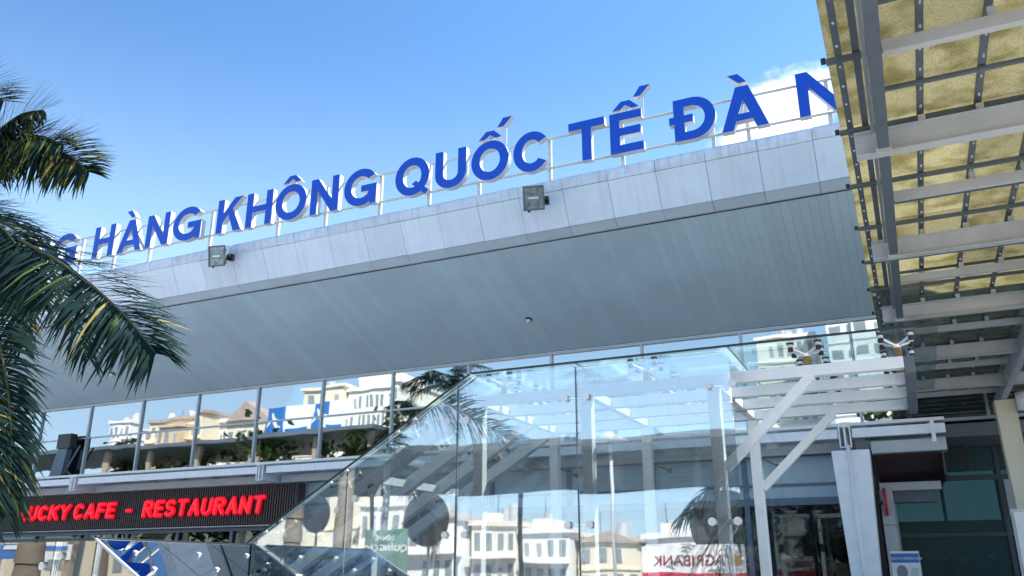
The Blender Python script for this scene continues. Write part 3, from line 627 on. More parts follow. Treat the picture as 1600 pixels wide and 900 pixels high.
for y in MY:
    m = MB(); ibeam(m, -.045, 2.0, y, 5.20, 5.435); part('main_beam', m, M_cbeam, wc)
    m = MB(); ibeam(m, 2.12, 4.15, y, 5.20, 5.435); part('main_beam', m, M_cbeam, wc)
    part('hanger', MB().box((.12, y-.11, 5.172), (.255, y-.062, 5.29)), M_cbeam, wc)
    for x in (.535, 1.0, 1.465, 2.87, 3.8): part('cleat', MB().box((x-.03, y-.03, 5.437), (x+.03, y+.03, 5.51)), M_cbeam, wc)
for y in MY[:-1]:
    ys = y+1.465
    part('secondary_beam', MB().box((.25, ys-.035, 5.33), (1.99, ys+.035, 5.43)), M_cbeam, wc)
    for x in (1.0, 1.465): part('cleat', MB().box((x-.028, ys-.02, 5.432), (x+.028, ys+.02, 5.513)), M_cbeam, wc)
    m = MB(); m.box((.14, y+.07, 5.20), (.235, y+2.80, 5.38)); part('longitudinal_box', m, M_slate, wc)
    part('box_flange', MB().box((.105, y+.07, 5.36), (.136, y+2.80, 5.44)), M_cbeam, wc)
bevel(part('girder', MB().box((2.0, TY[0], 5.14), (2.12, TY[-1], 5.44)), M_cbeam, wc), .01)
for y in (20.8,):
    m = MB(); m.add([(1.98, y-.2, .12), (2.30, y-.2, .12), (2.30, y+.2, .12), (1.98, y+.2, .12), (1.86, y-.2, 5.13), (2.26, y-.2, 5.13), (2.26, y+.2, 5.13), (1.86, y+.2, 5.13)], [(3,2,1,0),(4,5,6,7),(0,1,5,4),(1,2,6,5),(2,3,7,6),(3,0,4,7)])
    bevel(part('column', m, M_beige, wc), .02)
    hp = part('rain_hopper', MB().cyl((2.42, y-.35, 4.85), (2.42, y-.35, 5.22), .17, n=20), M_white, wc, True)
    part('downpipe', MB().cyl((2.42, y-.35, .12), (2.42, y-.35, 4.84), .06, n=14), M_white, hp, True)

# ------------------------------------------------------------------ recess at the right: green glass hall
hall = thing('entrance_hall', 'dark green glass hall under the walkway roof behind the beige column', 'building', (2, 24, 0))
HX = (-.72, 1.98, 4.4, 7.0)
for i in range(3):
    x0, x1 = HX[i], HX[i+1]
    f = MB(); f.box((x1-.05, 23.94, .12), (x1+.05, 24.1, 5.2)); f.box((x0+.05, 23.95, 2.44), (x1-.05, 24.08, 2.53)); f.box((x0+.05, 23.95, 3.78), (x1-.05, 24.08, 3.90)); f.box((x0+.05, 23.95, .12), (x1-.05, 24.08, .5))
    fo = part('mullion_frame', f, mat('dark_frame', (.03, .05, .06), .4), hall)
    for z0, z1 in ((.5, 2.44), (2.53, 3.78), (3.90, 5.2)): part('pane', MB().box((x0+.05, 24.0, z0), (x1-.05, 24.012, z1)), G_green, fo)
part('header_beam', MB().box((-.72, 23.8, 5.2), (7, 24.2, 7.0)), M_wallgrey, hall)
part('floor', MB().box((-.72, 24.1, .12), (7, 30, .5)), M_interior, hall)
for i in range(5):
    x0 = -.72+1.55*i; part('rear_pane', MB().box((x0+.05, 30.0, .5), (x0+1.5, 30.012, 5.2)), glass('rear_hall_glass', (.36, .44, .46), .05, .5) if i == 0 else MAT['rear_hall_glass'], hall)
    part('rear_mullion', MB().box((x0-.05, 29.95, .5), (x0+.05, 30.08, 5.2)), MAT['dark_frame'], hall)
part('rear_wall', MB().box((-.7, 29.5, .5), (6.9, 29.6, 3.1)), mat('dark_teal_wall', (.05, .08, .085), .7), hall); part('rear_transom', MB().box((-.72, 29.93, 2.9), (7, 29.99, 3.05)), MAT['dark_frame'], hall); part('ceiling', MB().box((-.72, 24.2, 5.2), (7, 30.2, 5.4)), M_interior, hall)
part('blind', MB().box((.35, 23.70, 3.98), (1.35, 23.76, 4.9)), mat('dark_blind', (.02, .04, .045), .7, 0, .2, 3, stretch=(12, 1, 1)), hall)
part('wall_panel', MB().box((2.05, 23.85, 2.9), (2.9, 23.93, 3.75)), M_wallgrey, hall)
pier = thing('side_wall', 'grey stone clad side wall behind the white tapered column', 'wall', (-.55, 21.6, .12))
for z0, z1 in ((.12, 1.2), (1.21, 2.6), (2.61, 3.36)): part('stone_panel', MB().box((-.68, 21.0, z0), (-.42, 23.9, z1)), M_wallgrey, pier)
# louvred brown box under the end of the ledge canopy
lb = thing('louvre_box', 'dark brown louvred box hanging under the end of the ledge canopy', 'louvre', (0, 21.5, 3.4))
part('rear_panel', MB().box((-.68, 22.6, 3.55), (.70, 22.64, 4.12)), M_brown2, lb)
for k in range(8):
    y = 20.95 + k*.2; part('louvre', MB().bar((-.68, y, 4.08-.055*k), (.70, y, 4.08-.055*k), .13, .03, (0, .5, 1)), mat('maroon_louvre', (.05, .028, .032), .5), lb)
part('side_panel', MB().box((.703, 20.8, 3.62), (.74, 22.6, 4.12)), M_brown, lb)
part('lower_beam', MB().box((-.68, 21.9, 3.42), (.62, 22.05, 3.60)), M_steel2, lb)
part('lower_box', MB().box((-.60, 22.1, 3.16), (.5, 22.5, 3.41)), M_slate, lb)
# red blade sign
bs = thing('blade_sign', 'round red blade sign edge-on beside the white tapered column', 'sign', (-.5, 20.98, 3.0))
part('disc', MB().cyl((-.60, 20.95, 3.1), (-.54, 20.95, 3.1), .30, n=28), mat('red_enamel', (.45, .01, .02), .4), bs); part('rim', MB().cyl((-.61, 20.95, 3.1), (-.605, 20.95, 3.1), .31, n=28), M_steel2, bs)
part('arm', MB().box((-.7, 20.90, 3.05), (-.612, 20.98, 3.12)), M_black, bs)
# packing service poster
po = thing('poster', 'white and blue packing service poster on stand before the dark glass', 'poster', (-.33, 21, .12))
part('poster_sheet', MB().box((-.63, 20.99, 1.36), (-.05, 21.0, 2.05)), M_boardwhite, po)
part('title_band', MB().box((-.62, 20.984, 1.81), (-.06, 20.989, 2.00)), M_boardblue, po)
for s, z, sz, mt in (('DỊCH VỤ ĐÓNG GÓI', 1.895, .068, M_boardwhite), ('AIRPORT', 2.02, .02, M_boardblue)):
    link('lettering', text_mesh(s, sz, mt, .001), po, (-.34, 20.982, z), (math.pi/2, 0, 0)) if s[0] == 'D' else None
part('lower_band', MB().box((-.62, 20.984, 1.37), (-.06, 20.989, 1.44)), M_boardblue, po)
m = MB(); m.prism(ell(-.43, 1.62, .11, .14, 0, 360, 20)[:-1], 1, 20.982, 20.988); part('picture', m, mat('photo_grey', (.22, .24, .26), .6), po)
m = MB(); m.prism([(-.28, 1.55), (-.12, 1.52), (-.10, 1.68), (-.24, 1.72)], 1, 20.982, 20.988); part('picture', m, mat('photo_pale', (.55, .6, .66), .6), po)
part('stand', MB().box((-.37, 21.01, .12), (-.31, 21.06, 2.0)), M_steel2, po)
# notice board at the right edge
nbd = thing('notice_board', 'white notice board in pale frame at the right edge beside the column', 'notice board', (2.2, 17.5, .12))
p0 = at(1583, 800, 17.5); part('board', MB().box((p0.x, 17.48, 1.1), (p0.x+1.1, 17.52, p0.z)), M_white, nbd); part('frame', MB().box((p0.x-.04, 17.53, 1.05), (p0.x+1.14, 17.56, p0.z+.05)), M_alu, nbd)
part('post', MB().box((p0.x+.5, 17.57, .12), (p0.x+.58, 17.63, p0.z)), M_steel2, nbd)

# people inside the hall (only heads and shoulders show above the frame's bottom edge)
def person(loc, face, shirt, hairbun, label, h=1.68, lean=0):
    s = h/1.7; V = [(0,0,.95),(0,0,1.15),(0,.01,1.38),(0,0,1.47),(0,0,1.52),(0,-.01,1.63),
         (.19,0,1.40),(.25,.02,1.13),(.22,-.08,.90),(.21,-.12,.82),(-.19,0,1.40),(-.25,.02,1.13),(-.22,-.06,.90),(-.21,-.10,.82),
         (.10,0,.90),(.11,-.01,.50),(.11,.02,.09),(.12,-.13,.04),(-.10,0,.90),(-.11,-.01,.50),(-.11,.02,.09),(-.12,-.13,.04)]
    Ed = [(0,1),(1,2),(2,3),(3,4),(4,5),(2,6),(6,7),(7,8),(8,9),(2,10),(10,11),(11,12),(12,13),(0,14),(14,15),(15,16),(16,17),(0,18),(18,19),(19,20),(20,21)]
    rad = [(.17,.13),(.16,.12),(.18,.13),(.085,.085),(.08,.085),(.135,.155),(.06,.06),(.045,.045),(.035,.035),(.03,.04),(.06,.06),(.045,.045),(.035,.035),(.03,.04),(.09,.09),(.06,.065),(.045,.045),(.04,.03),(.09,.09),(.06,.065),(.045,.045),(.04,.03)]
    me = bpy.data.meshes.new('body'); me.from_pydata([Vector(v)*s for v in V], Ed, [])
    o = bpy.data.objects.new('tmp', me); col.objects.link(o); sk = o.modifiers.new('skin', 'SKIN')
    for d, r in zip(me.skin_vertices[0].data, rad): d.radius = (r[0]*s, r[1]*s)
    me.skin_vertices[0].data[0].use_root = True
    sb = o.modifiers.new('sub', 'SUBSURF'); sb.levels = 2; sb.render_levels = 2
    fin = bpy.data.meshes.new_from_object(o.evaluated_get(bpy.context.evaluated_depsgraph_get())); bpy.data.objects.remove(o)
    fin.materials.clear(); fin.materials.append(shirt); fin.materials.append(M_skin); fin.materials.append(mat('dark_trousers', (.02, .02, .025), .8))
    for p in fin.polygons:
        z = p.center.z/s; p.material_index = 1 if (z > 1.46 or (z < .86 and abs(p.center.x) > .17*s)) else 2 if z < .94 else 0; p.use_smooth = True
    b = tag(link('person', fin, None, loc, (0, 0, face)), label, 'person')
    hm = MB(); hm.ball((0, .015*s, 1.645*s), .105*s, 14, 9, sc=(.93, 1.02, 1.02)); hm.v = [v if v[2] > 1.56*s or v[1] > 0 else (v[0], v[1]+.05*s, v[2]) for v in hm.v]
    if hairbun: hm.ball((0, .06*s, 1.76*s), .045*s, 10, 6)
    hr = bpy.data.objects.new('hair', hm.mesh('hair', [mat('black_hair', (.01, .01, .01), .5)], True)); col.objects.link(hr); hr.parent = b
    fm = MB()
    for sx_ in (-1, 1): fm.ball((sx_*.032*s, -.108*s, 1.63*s), .011*s, 8, 5); fm.ball((sx_*.088*s, 0, 1.61*s), .022*s, 8, 5, sc=(.5, 1, 1.3))
    fm.ball((0, -.115*s, 1.60*s), .016*s, 8, 5, sc=(.7, 1, 1.4)); fm.ball((0, -.098*s, 1.563*s), .02*s, 8, 5, sc=(1.3, .5, .4))
    fo = bpy.data.objects.new('face', fm.mesh('face', [M_skin], True)); col.objects.link(fo); fo.parent = b
sh1 = mat('black_shirt', (.02, .02, .025), .8); sh2 = mat('maroon_shirt', (.14, .015, .02), .8)
person((.10, 25.4, .5), .5, sh1, True, 'person in black with hair bun, leftmost behind the green glass', 1.70)
person((.52, 25.6, .5), -.6, sh1, False, 'person in black facing sideways, between two others behind green glass', 1.64)
person((.98, 25.4, .5), .2, sh2, False, 'shorter person in maroon shirt, third behind the green glass', 1.56)
person((1.62, 25.8, .5), 2.6, sh2, False, 'taller person in maroon with back turned, nearest the beige column', 1.68)

# ------------------------------------------------------------------ palm in front of the terminal
def frond(pts, leaf_len, droop, n=70, width=.03, seed=0, dry_sunlit=.03, up0=(0, 0, 1), spread=64):
    """feather-palm frond along a curve through pts; leaflets on both sides of the rachis"""
    r = random.Random(seed); pts = [Vector(p) for p in pts]
    def cr_(t):
        k = len(pts)-1; i = min(int(t*k), k-1); u = t*k-i
        p0 = pts[max(i-1, 0)]; p1 = pts[i]; p2 = pts[i+1]; p3 = pts[min(i+2, k)]
        return .5*((2*p1) + (p2-p0)*u + (2*p0-5*p1+4*p2-p3)*u*u + (3*p1-p0-3*p2+p3)*u**3)
    m = MB(); K = 24; prev = None
    for i in range(K):
        a, b = cr_(i/K), cr_((i+1)/K); m.cyl(a, b, .026*(1-i/K)+.004, .026*(1-(i+1)/K)+.004, 6, 1, False)
    for i in range(n):
        t = .06 + .94*(i+.5)/n; p = cr_(t); d = (cr_(min(t+.01, 1)) - cr_(t-.01)).normalized()
        side = d.cross(Vector(up0)); side = side.normalized() if side.length > .05 else Vector((1, 0, 0)); upv = side.cross(d)
        ll = leaf_len*(.55+.45*math.sin(math.pi*min(1, .15+t*.8)))*(1.0 if t < .85 else 1-(t-.85)*2.2)
        for s in (-1, 1):
            ang = R(spread - 30*t*t + r.uniform(-10, 10)); lift = r.uniform(-.15, .45)
            dr = d*math.cos(ang) + (side*s*math.cos(lift) + upv*math.sin(lift))*math.sin(ang)
            l = ll*r.uniform(.8, 1.1); w = width*r.uniform(.75, 1.15); fall = droop*r.uniform(.6, 1.4)
            wd = dr.cross(upv if abs(dr.dot(upv)) < .9 else d).normalized(); pv = []
            for j, u in enumerate((0, .3, .62, 1)):
                q = p + dr*(l*u) + Vector((0, 0, -1))*(fall*l*u*u); ww = w*(.6, 1, .8, .06)[j]
                tw = wd*ww*.5 + upv*(ww*.18)
                pv += [q-tw, q+tw]
            q_ = r.random(); mi = 3 if q_ < dry_sunlit*.5 else 2 if q_ < dry_sunlit*2 else 0  # one share sets both dry leaflets and those coloured as sunlit
            m.add(pv, [(0,1,3,2), (2,3,5,4), (4,5,7,6)], mi)
    return m
def A(px, py, Y): return at(px, py, Y)
pc = Vector((-10.0, 5.55, 5.75))
palm = thing('palm_tree', 'feather palm with drooping dark fronds at the left edge before the terminal', 'palm tree', (pc.x, pc.y, .12))
tr = MB(); prevp = Vector((pc.x-.25, pc.y-.1, .12)); 
for i in range(14):
    q = Vector((pc.x-.25*(1-(i+1)/14)**2, pc.y-.1*(1-(i+1)/14), .12+(pc.z-.15)*(i+1)/14)); tr.cyl(prevp, q, .19-.004*i, .165-.004*i, 14, 0, False); prevp = q
part('trunk', tr, M_trunk, palm, True)
FR = [ # visible fronds
 ([pc, A(-55,345,5.5), A(30,375,5.35), A(115,425,5.2), A(190,488,5.05), A(243,552,4.95)], .74, .34, 175, .032, 1, .02),
 ([pc, A(-40,262,5.6), A(15,232,5.7), A(66,228,5.75), A(108,243,5.8), A(138,268,5.8)], .70, .20, 190, .034, 2, .16),
 ([pc, A(-60,255,5.5), A(-25,222,5.5), A(5,198,5.5), A(35,178,5.5), A(66,172,5.5)], .74, .10, 190, .034, 3, .16),
 ([pc, A(-55,400,5.4), A(-18,480,5.3), A(8,580,5.25), A(18,690,5.2), A(10,800,5.2)], .54, .40, 175, .032, 4, .02),
 ([pc, A(-80,420,5.2), A(-60,520,5.1), A(-40,640,5.0), A(-30,740,5.0), A(-32,830,5.0)], .54, .4, 150, .032, 5, .02),
 ([pc, A(-60,330,5.9), A(-20,362,6.0), A(15,410,6.05), A(30,470,6.1), A(36,540,6.1)], .50, .4, 130, .028, 6, .03),
 ([pc, A(-50,320,5.3), A(-25,335,5.3), A(12,365,5.3), A(40,410,5.3), A(58,470,5.3)], .6, .35, 130, .030, 8, .03),
 ([pc, A(-110,200,5.4), A(-85,160,5.3), A(-55,138,5.2), A(-22,140,5.2), A(5,158,5.2)], .7, .1, 160, .034, 7, .16),
 ([pc, A(-60,280,5.6), A(-25,245,5.6), A(15,222,5.6), A(60,212,5.6), A(98,226,5.6)], .62, .3, 180, .034, 9, .18)]
UP = {1: (.35, -.75, .55), 2: (.3, -.9, .3), 3: (.3, -.9, .3), 4: (.5, -.8, .2), 5: (.5, -.8, .2), 6: (.3, -.7, .6), 7: (.3, -.9, .3), 8: (.3, -.7, .6), 9: (.2, -.8, .5)}
for pts, ll, dr, n, w, sd_, dry_sunlit in FR:
    part('frond', frond(pts, ll, dr, n, w, sd_, dry_sunlit, UP[sd_], 66), [M_leafA, M_rachis, M_leafB, M_leafC], palm, fix=False)
def free_frond(az, el, ln): 
    d = Vector((math.cos(az), math.sin(az), 0)); return [Vector((0,0,0)) + d*(ln*u)*math.cos(el*(1-u*.4)) + Vector((0,0,1))*(math.sin(el)*ln*u*1.15 - ln*.75*u*u) for u in (0, .25, .5, .75, 1)]
for k, az in enumerate((110, 150, 180, 205, 235, 260, 285)):
    part('frond', frond([pc + p for p in free_frond(R(az), R(35+rnd.uniform(-25, 25)), 3.2)], .8, .45, 60, .036, 20+k), [M_leafA, M_rachis, M_leafB, M_leafC], palm, fix=False)

# ------------------------------------------------------------------ what stands behind the viewer and shows in the glass
def rv(px, py, Ym): return at(px, py, Ym)
fm_ = [frond(free_frond(0, R(e), 3.6), .95, .5, 46, .06, 40+i).mesh('frond', [M_leafA, M_rachis, M_leafB, M_leafC], False, False) for i, e in enumerate((70, 45, 20, -5))]
tm = MB(); tm.cyl((0,0,0), (0,0,1), .22, .15, 12)
tmesh = tm.mesh('trunk', [M_trunk], True)
for (x, y, h, lb_) in ((-26.0, -2.5, 12.6, 'tall palm mirrored in the clerestory right of the hotel'), (-29.6, -4.5, 10.9, 'shorter palm mirrored in the clerestory against the hotel'), (-2.6, -6.0, 4.3, 'low palm mirrored in the glass enclosure beside its right edge'), (-15.5, -3.5, 11.5, 'palm mirrored in the clerestory above the glass enclosure roof')):
    t = thing('palm_tree', lb_, 'palm tree', (x, y, .0), 'palms behind the viewer')
    o = bpy.data.objects.new('trunk', tmesh); col.objects.link(o); o.parent = t; o.scale = (1, 1, h)
    for k in range(18):
        o = bpy.data.objects.new('frond', fm_[k % 4]); col.objects.link(o); o.parent = t; o.location = (0, 0, h); o.rotation_euler = (0, 0, k*2.4+h)
def building(name, label, x0, x1, y, d, h, wallm, rows, cols, roofm=None, gable=0, top=None, ww=.55, wh=.55, z0=1.0, group='buildings behind the viewer'):
    t = thing(name, label, 'building', ((x0+x1)/2, y, 0), group)
    part('wall', MB().box((x0, y-d, 0), (x1, y, h)), wallm, t)
    if gable:
        part('roof', MB().prism([(x0-.4, h+.01), (x1+.4, h+.01), ((x0+x1)/2, h+gable)], 1, y-d-.3, y+.3), roofm or M_roofb, t)
    else:
        m = MB(); m.box((x0-.3, y-d-.3, h+.01), (x1+.3, y+.3, h+.5)); 
        if top: m.box((x0+(x1-x0)*top[0], y-d*.8, h+.51), (x0+(x1-x0)*top[1], y-.6, h+top[2]))
        part('roof', m, roofm or wallm, t)
    cols = max(cols, int(cols*1.6)); ww *= .9
    cw = (x1-x0)/cols; rh = (h-z0)/rows
    wm = MB().box((-cw*ww/2, 0, -rh*wh/2), (cw*ww/2, .06, rh*wh/2)).mesh('window', [M_winglass]); wm2 = MB().box((-cw*ww*.3, 0, -rh*wh/2), (cw*ww*.42, .08, rh*wh*.3)).mesh('window', [mat('pale_window', (.36, .40, .40), .2)])
    for i in range(cols):
        for j in range(rows):
            if rnd.random() < .88: link('window', wm if rnd.random() < .8 else wm2, t, (x0+cw*(i+.5), y+.005, z0+rh*(j+.5)))
    for j in range(1, rows): 
        part('floor_band', MB().box((x0-.05, y+.002, z0+rh*j-.12), (x1+.05, y+rnd.choice((.12, .2, .9)), z0+rh*j+.05)), wallm, t)
    for k in range(rnd.randint(1, 3)):
        tx = rnd.uniform(x0+.8, x1-.8); zt = h+(.5 if not gable else gable*.3); part('water_tank', MB().cyl((tx, y-d*.3, zt), (tx, y-d*.3, zt+rnd.uniform(1.0, 1.7)), rnd.uniform(.45, .7), n=14), rnd.choice((M_steel2, M_chrome, M_white2)), t)
    part('antenna', MB().cyl((x0+.9, y-d*.5, h+.3), (x0+.9, y-d*.5, h+3.2), .04, n=6), M_slate, t)
    return t
by = -60
building('hotel_building', 'cream hotel block with rows of square windows mirrored in the clerestory', -76.5, -67.6, by, 14, 28.2, M_cream2, 8, 7, top=(.15, .75, 2.4), ww=.6, wh=.5)
building('hotel_tower', 'cream hotel wing with wide bay windows mirrored left of the hotel block', -84.4, -76.9, by+1, 14, 29.0, M_cream, 8, 2, ww=.5, wh=.62)
building('apartment_building', 'cream apartment block with tan centre mirrored in the clerestory near the palm', -117, -104, by, 12, 26.5, M_cream, 7, 5, roofm=M_roofb, ww=.45, wh=.55)
building('town_house', 'tan narrow house mirrored in the clerestory before the cream apartment block', -112.5, -107, by+2, 8, 25, M_tan, 7, 2)
building('gable_house', 'pale yellow gabled house mirrored in the clerestory left of the billboards', -98.5, -91, by, 10, 24.5, M_cream, 6, 3, gable=3.2)
building('white_house', 'white flat roofed house mirrored in the clerestory beside the gabled house', -104, -98.8, by-4, 9, 25.5, M_white2, 7, 4)
building('white_house', 'white house mirrored in the second clerestory pane from the palm', -131, -121, by-6, 9, 24.6, M_white2, 6, 6)
building('white_tower', 'slim white tower mirrored at the far left of the clerestory', -146, -140, by-16, 9, 29.6, M_white2, 9, 3)
building('white_tower', 'white office tower mirrored in the clerestory beside the walkway canopy', -6.3, -.6, by, 12, 36, M_white2, 12, 2, ww=.72, wh=.35)
building('office_block', 'cream office mirrored in the clerestory above the glass enclosure roof', -16, -8.6, by-10, 12, 31, M_cream2, 10, 4)
ORD = ('first', 'second', 'third', 'fourth', 'fifth', 'sixth', 'seventh', 'eighth', 'ninth', 'tenth')
low = [(-57, -50, 11.3, M_cream), (-49.5, -44.5, 7.6, M_cream2), (-44, -38.5, 6.3, M_white2), (-38, -33.5, 5.9, M_cream2), (-33, -28.4, 5.2, M_white2), (-28, -22, 4.6, M_cream), (-21.5, -16, 4.9, M_white2), (-15.5, -9, 5.3, M_cream2), (-8.5, -2, 4.9, M_cream), (-1.5, 5, 5.6, M_white2)]
for i, (x0, x1, h, mt) in enumerate(low):
    building('town_house', '%s low town house from the left, mirrored along the bottom of the glass enclosure' % ORD[i], x0, x1, by+6+rnd.uniform(-2, 2), 7, h, mt, 2, 3, gable=1.1 if i % 3 == 2 else 0, z0=.3, group='low houses behind the viewer', top=(.2, .5, 1.3))
# billboards
def flat(m_, x0, x1, z0, z1, y): return MB().box((x0, y, z0), (x1, y+.02, z1))
def plane_emblem(parent, cx, cz, y, s):
    P_ = [(0,1.0),(.10,.85),(.13,.35),(.85,-.15),(.85,-.3),(.13,-.05),(.10,-.55),(.35,-.78),(.35,-.9),(0,-.78)]
    P_ = P_ + [(-a, b) for a, b in P_[-2:0:-1]]; a_ = R(24)
    m = MB(); m.prism([(cx + s*(p*math.cos(a_)-q*math.sin(a_)), cz + s*(p*math.sin(a_)+q*math.cos(a_))) for p, q in P_], 1, y, y+.02); part('plane_emblem', m, M_boardwhite, parent)
yb = -35
for (a, b, l1) in ((-70.0, -63.2, 'left'), (-63.0, -57.5, 'right')):
    bb = thing('billboard', 'blue and white billboard with aeroplane emblem mirrored in the clerestory, %s of the pair' % l1, 'billboard', ((a+b)/2, yb, 0), 'billboards behind the viewer')
    w = b-a; part('panel', flat(0, a, b, 16.7, 21.0, yb), M_boardwhite, bb); part('blue_field', flat(0, a, a+w*.42, 16.7, 21.0, yb+.03), M_boardblue, bb)
    plane_emblem(bb, a+w*.2, 19.0, yb+.06, 1.5); part('text_band', flat(0, a+w*.5, b-w*.06, 17.1, 17.8, yb+.03), M_boardblue, bb); part('pole', MB().cyl(((a+b)/2, yb-.4, 0), ((a+b)/2, yb-.4, 19), .35, n=12), M_steel2, bb)
yg = -6.2; Yg_ = 18-yg
P0_ = at(1000, 846, Yg_); P1_ = at(1166, 862, Yg_); zs_ = at(1080, 888, Yg_).z
ag = thing('bank_billboard', 'white and red AGRIBANK billboard mirrored at the bottom of the glass enclosure', 'billboard', ((P0_.x+P1_.x)/2, yg, 0))
part('panel', flat(0, P0_.x, P1_.x, zs_+.003, P0_.z, yg), M_boardwhite, ag); part('red_panel', flat(0, P0_.x, P1_.x, .5, zs_, yg), M_agrired, ag)
w_ = P1_.x-P0_.x; zm = (zs_+P0_.z)/2 - .06
link('lettering', text_mesh('AGRIBANK', w_*.133, M_agritext, .005), ag, (P0_.x+w_*.44, yg+.03, zm), (math.pi/2, 0, math.pi))
e0 = P0_.x+w_*.82; m = MB(); m.prism([(e0, zm-.13), (e0+.28, zm-.13), (e0+.28, zm+.13), (e0, zm+.13)], 1, yg+.025, yg+.04); part('emblem', m, M_gold, ag); m = MB(); m.bar((e0+.02, yg+.045, zm-.11), (e0+.26, yg+.045, zm+.11), .004, .06, (0, 1, 0)); part('emblem_stripe', m, M_agrired, ag)
for x in (P0_.x+.2, P1_.x-.2): part('post', MB().box((x-.05, yg-.2, 0), (x+.05, yg-.05, P0_.z-.05)), M_steel2, ag)
Q_ = at(604, 858, Yg_); q = Q_
ad = thing('advertising_board', 'green advertising contact board mirrored low in the raking part of enclosure', 'billboard', (q.x, yg, 0))
part('panel', flat(0, q.x-.85, q.x+.85, q.z-1.4, q.z+.6, yg), mat('board_green', (.12, .22, .18), .5), ad)
link('lettering', text_mesh('LIÊN HỆ', .22, M_boardwhite, .004), ad, (q.x, yg+.03, q.z+.32), (math.pi/2, 0, math.pi)); link('lettering', text_mesh('QUẢNG CÁO', .27, M_boardwhite, .004), ad, (q.x, yg+.03, q.z), (math.pi/2, 0, math.pi))
part('post', MB().box((q.x-.06, yg-.2, 0), (q.x+.06, yg-.05, q.z)), M_steel2, ad)
for (a, b, m_, l1) in ((2, 54, M_boardblue, 'blue advertising board mirrored at the left end of the low stair cover'), (57, 110, M_boardwhite, 'white advertising board with blue strip mirrored in the low stair cover')):
    A_ = at(a, 851, 19.1); B_ = at(b, 874, 19.1); yy = 12.92-19.1
    bb = thing('advertising_board', l1, 'billboard', ((A_.x+B_.x)/2, yy, 0), 'billboards behind the viewer')
    part('panel', flat(0, A_.x, B_.x, B_.z, A_.z, yy), m_, bb); part('strip', flat(0, A_.x+.2, B_.x-.15, A_.z-.17, A_.z-.05, yy+.03), M_boardblue if m_ is M_boardwhite else M_boardwhite, bb)
    part('post', MB().box(((A_.x+B_.x)/2-.05, yy-.2, 0), ((A_.x+B_.x)/2+.05, yy-.1, A_.z)), M_steel2, bb)
# long dark station roof mirrored as a band in the lower clerestory panes
zr = at(400, 686, 68).z
lr = thing('station_canopy', 'long dark roof on raking columns mirrored as a band low in the clerestory', 'canopy', (-75, -29, 0))
part('deck', MB().box((-118, -36, zr), (-46, -24, zr+.45)), mat('dark_teal_roof', (.05, .085, .09), .6), lr)
part('edge_trim', MB().box((-118, -23.99, zr+.1), (-46, -23.9, zr+.5)), M_slate, lr)
for k in range(10):
    x = -114+7.4*k; part('raking_column', MB().bar((x-.8, -25, 0), (x+.6, -25, zr), .5, .4, (0, 1, 0)), mat('tan_column', (.35, .29, .22), .6), lr)
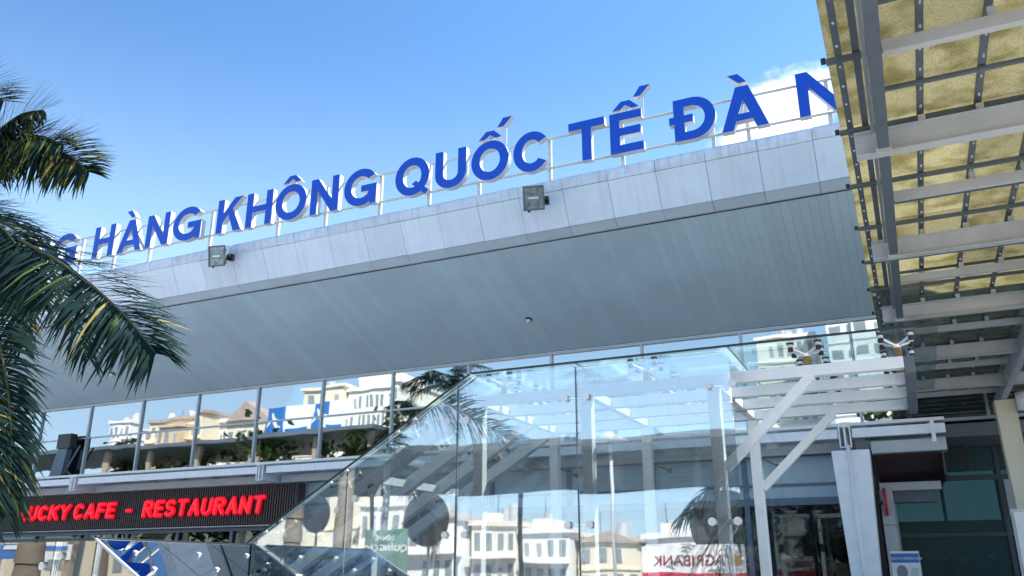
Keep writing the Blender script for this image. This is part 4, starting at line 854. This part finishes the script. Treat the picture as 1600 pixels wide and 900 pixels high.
# drop-off canopy behind the viewer
dc = thing('drop_off_canopy', 'dark flat drop-off canopy mirrored as a dark band in the glass enclosure', 'canopy', (-12, -13, 0))
part('deck', MB().box((-34, -20, 5.50), (9, -7, 5.72)), M_canopyunder, dc)
for x in (-33, -25, -17, -1, 7):
    for y in (-8, -19): part('column', MB().cyl((x, y, 0), (x, y, 5.49), .12, n=14), M_steel2, dc, True)
for k in range(8): part('rib', MB().box((-34, -19.5+k*1.65, 5.30), (9, -19.4+k*1.65, 5.49)), M_canopyunder, dc)
for px, py, r_, lb_ in ((1130, 817, 1.0, 'largest dark disc, mirrored beside the right edge of the glass enclosure'), (1203, 825, .72, 'dark disc mirrored behind the brace at the right of the glass enclosure'), (668, 812, .85, 'dark disc mirrored between raking beams of the glass enclosure'), (500, 805, .62, 'smallest dark disc, mirrored near the low end of the raking glass')):
    c = at(px, py, 24.5); c.y = 18-24.5
    t = thing('round_sign', lb_, 'sign', (c.x, c.y, 0), 'round signs behind the viewer')
    part('disc', MB().cyl((c.x, c.y-.05, c.z), (c.x, c.y+.05, c.z), r_, n=32), M_rubber, t); part('post', MB().cyl((c.x, c.y-.1, 0), (c.x, c.y-.1, c.z), .05, n=10), M_slate, t)
# street lamp
c = at(948, 680, 23); t = thing('street_lamp', 'disc shaped street lamp mirrored in the middle of the glass enclosure', 'street lamp', (c.x, -5, 0))
part('pole', MB().cyl((c.x, -5, 0), (c.x, -5, c.z), .05, n=10), M_steel2, t, True); part('lamp_shade', MB().cyl((c.x, -5, c.z-.05), (c.x, -5, c.z+.22), .55, .08, 20), M_steel2, t, True)
# trees mirrored low in the clerestory
def leaf_tree(x, y, h, r_, seed, lb_):
    r = random.Random(seed); t = thing('broadleaf_tree', lb_, 'tree', (x, y, 0), 'trees behind the viewer')
    m = MB(); m.cyl((x, y, 0), (x, y, h*.6), .3, .14, 10)
    for k in range(6): a = k*1.05; m.cyl((x, y, h*.42), (x+math.cos(a)*r_*.6, y+math.sin(a)*r_*.6, h*.75), .1, .03, 6)
    part('trunk', m, M_bark, t)
    m = MB(); cl = [(Vector((x, y, h*.72)) + Vector((r.gauss(0, .5)*r_, r.gauss(0, .5)*r_, r.gauss(0, .16)*h)), r.uniform(.25, .45)*r_) for _ in range(34)]
    for c_, s in cl:
        for _ in range(60):
            p = c_ + Vector((r.gauss(0, .5), r.gauss(0, .5), r.gauss(0, .45)))*s; u = Vector((r.uniform(-1, 1), r.uniform(-1, 1), r.uniform(-1, 1))).normalized(); v = u.orthogonal().normalized(); z_ = r.uniform(.30, .62)
            m.add([p-u*z_, p+v*z_*.6, p+u*z_, p-v*z_*.6], [(0,1,2,3)])
    part('crown', m, M_tree, t, fix=False)
for i, (x, y, h, r_) in enumerate(((-90, -34, 15, 4.5), (-80, -33, 14.5, 4.5), (-70, -30, 13.5, 4), (-62, -28, 14, 4.5), (-54, -26, 13, 4), (-46, -26, 14.5, 4.5), (-1.5, -30, 13.5, 4), (4, -32, 14, 4))):
    leaf_tree(x, y, h, r_, 60+i, 'broadleaf tree mirrored low in the clerestory, %s of eight from the left' % ORD[i])
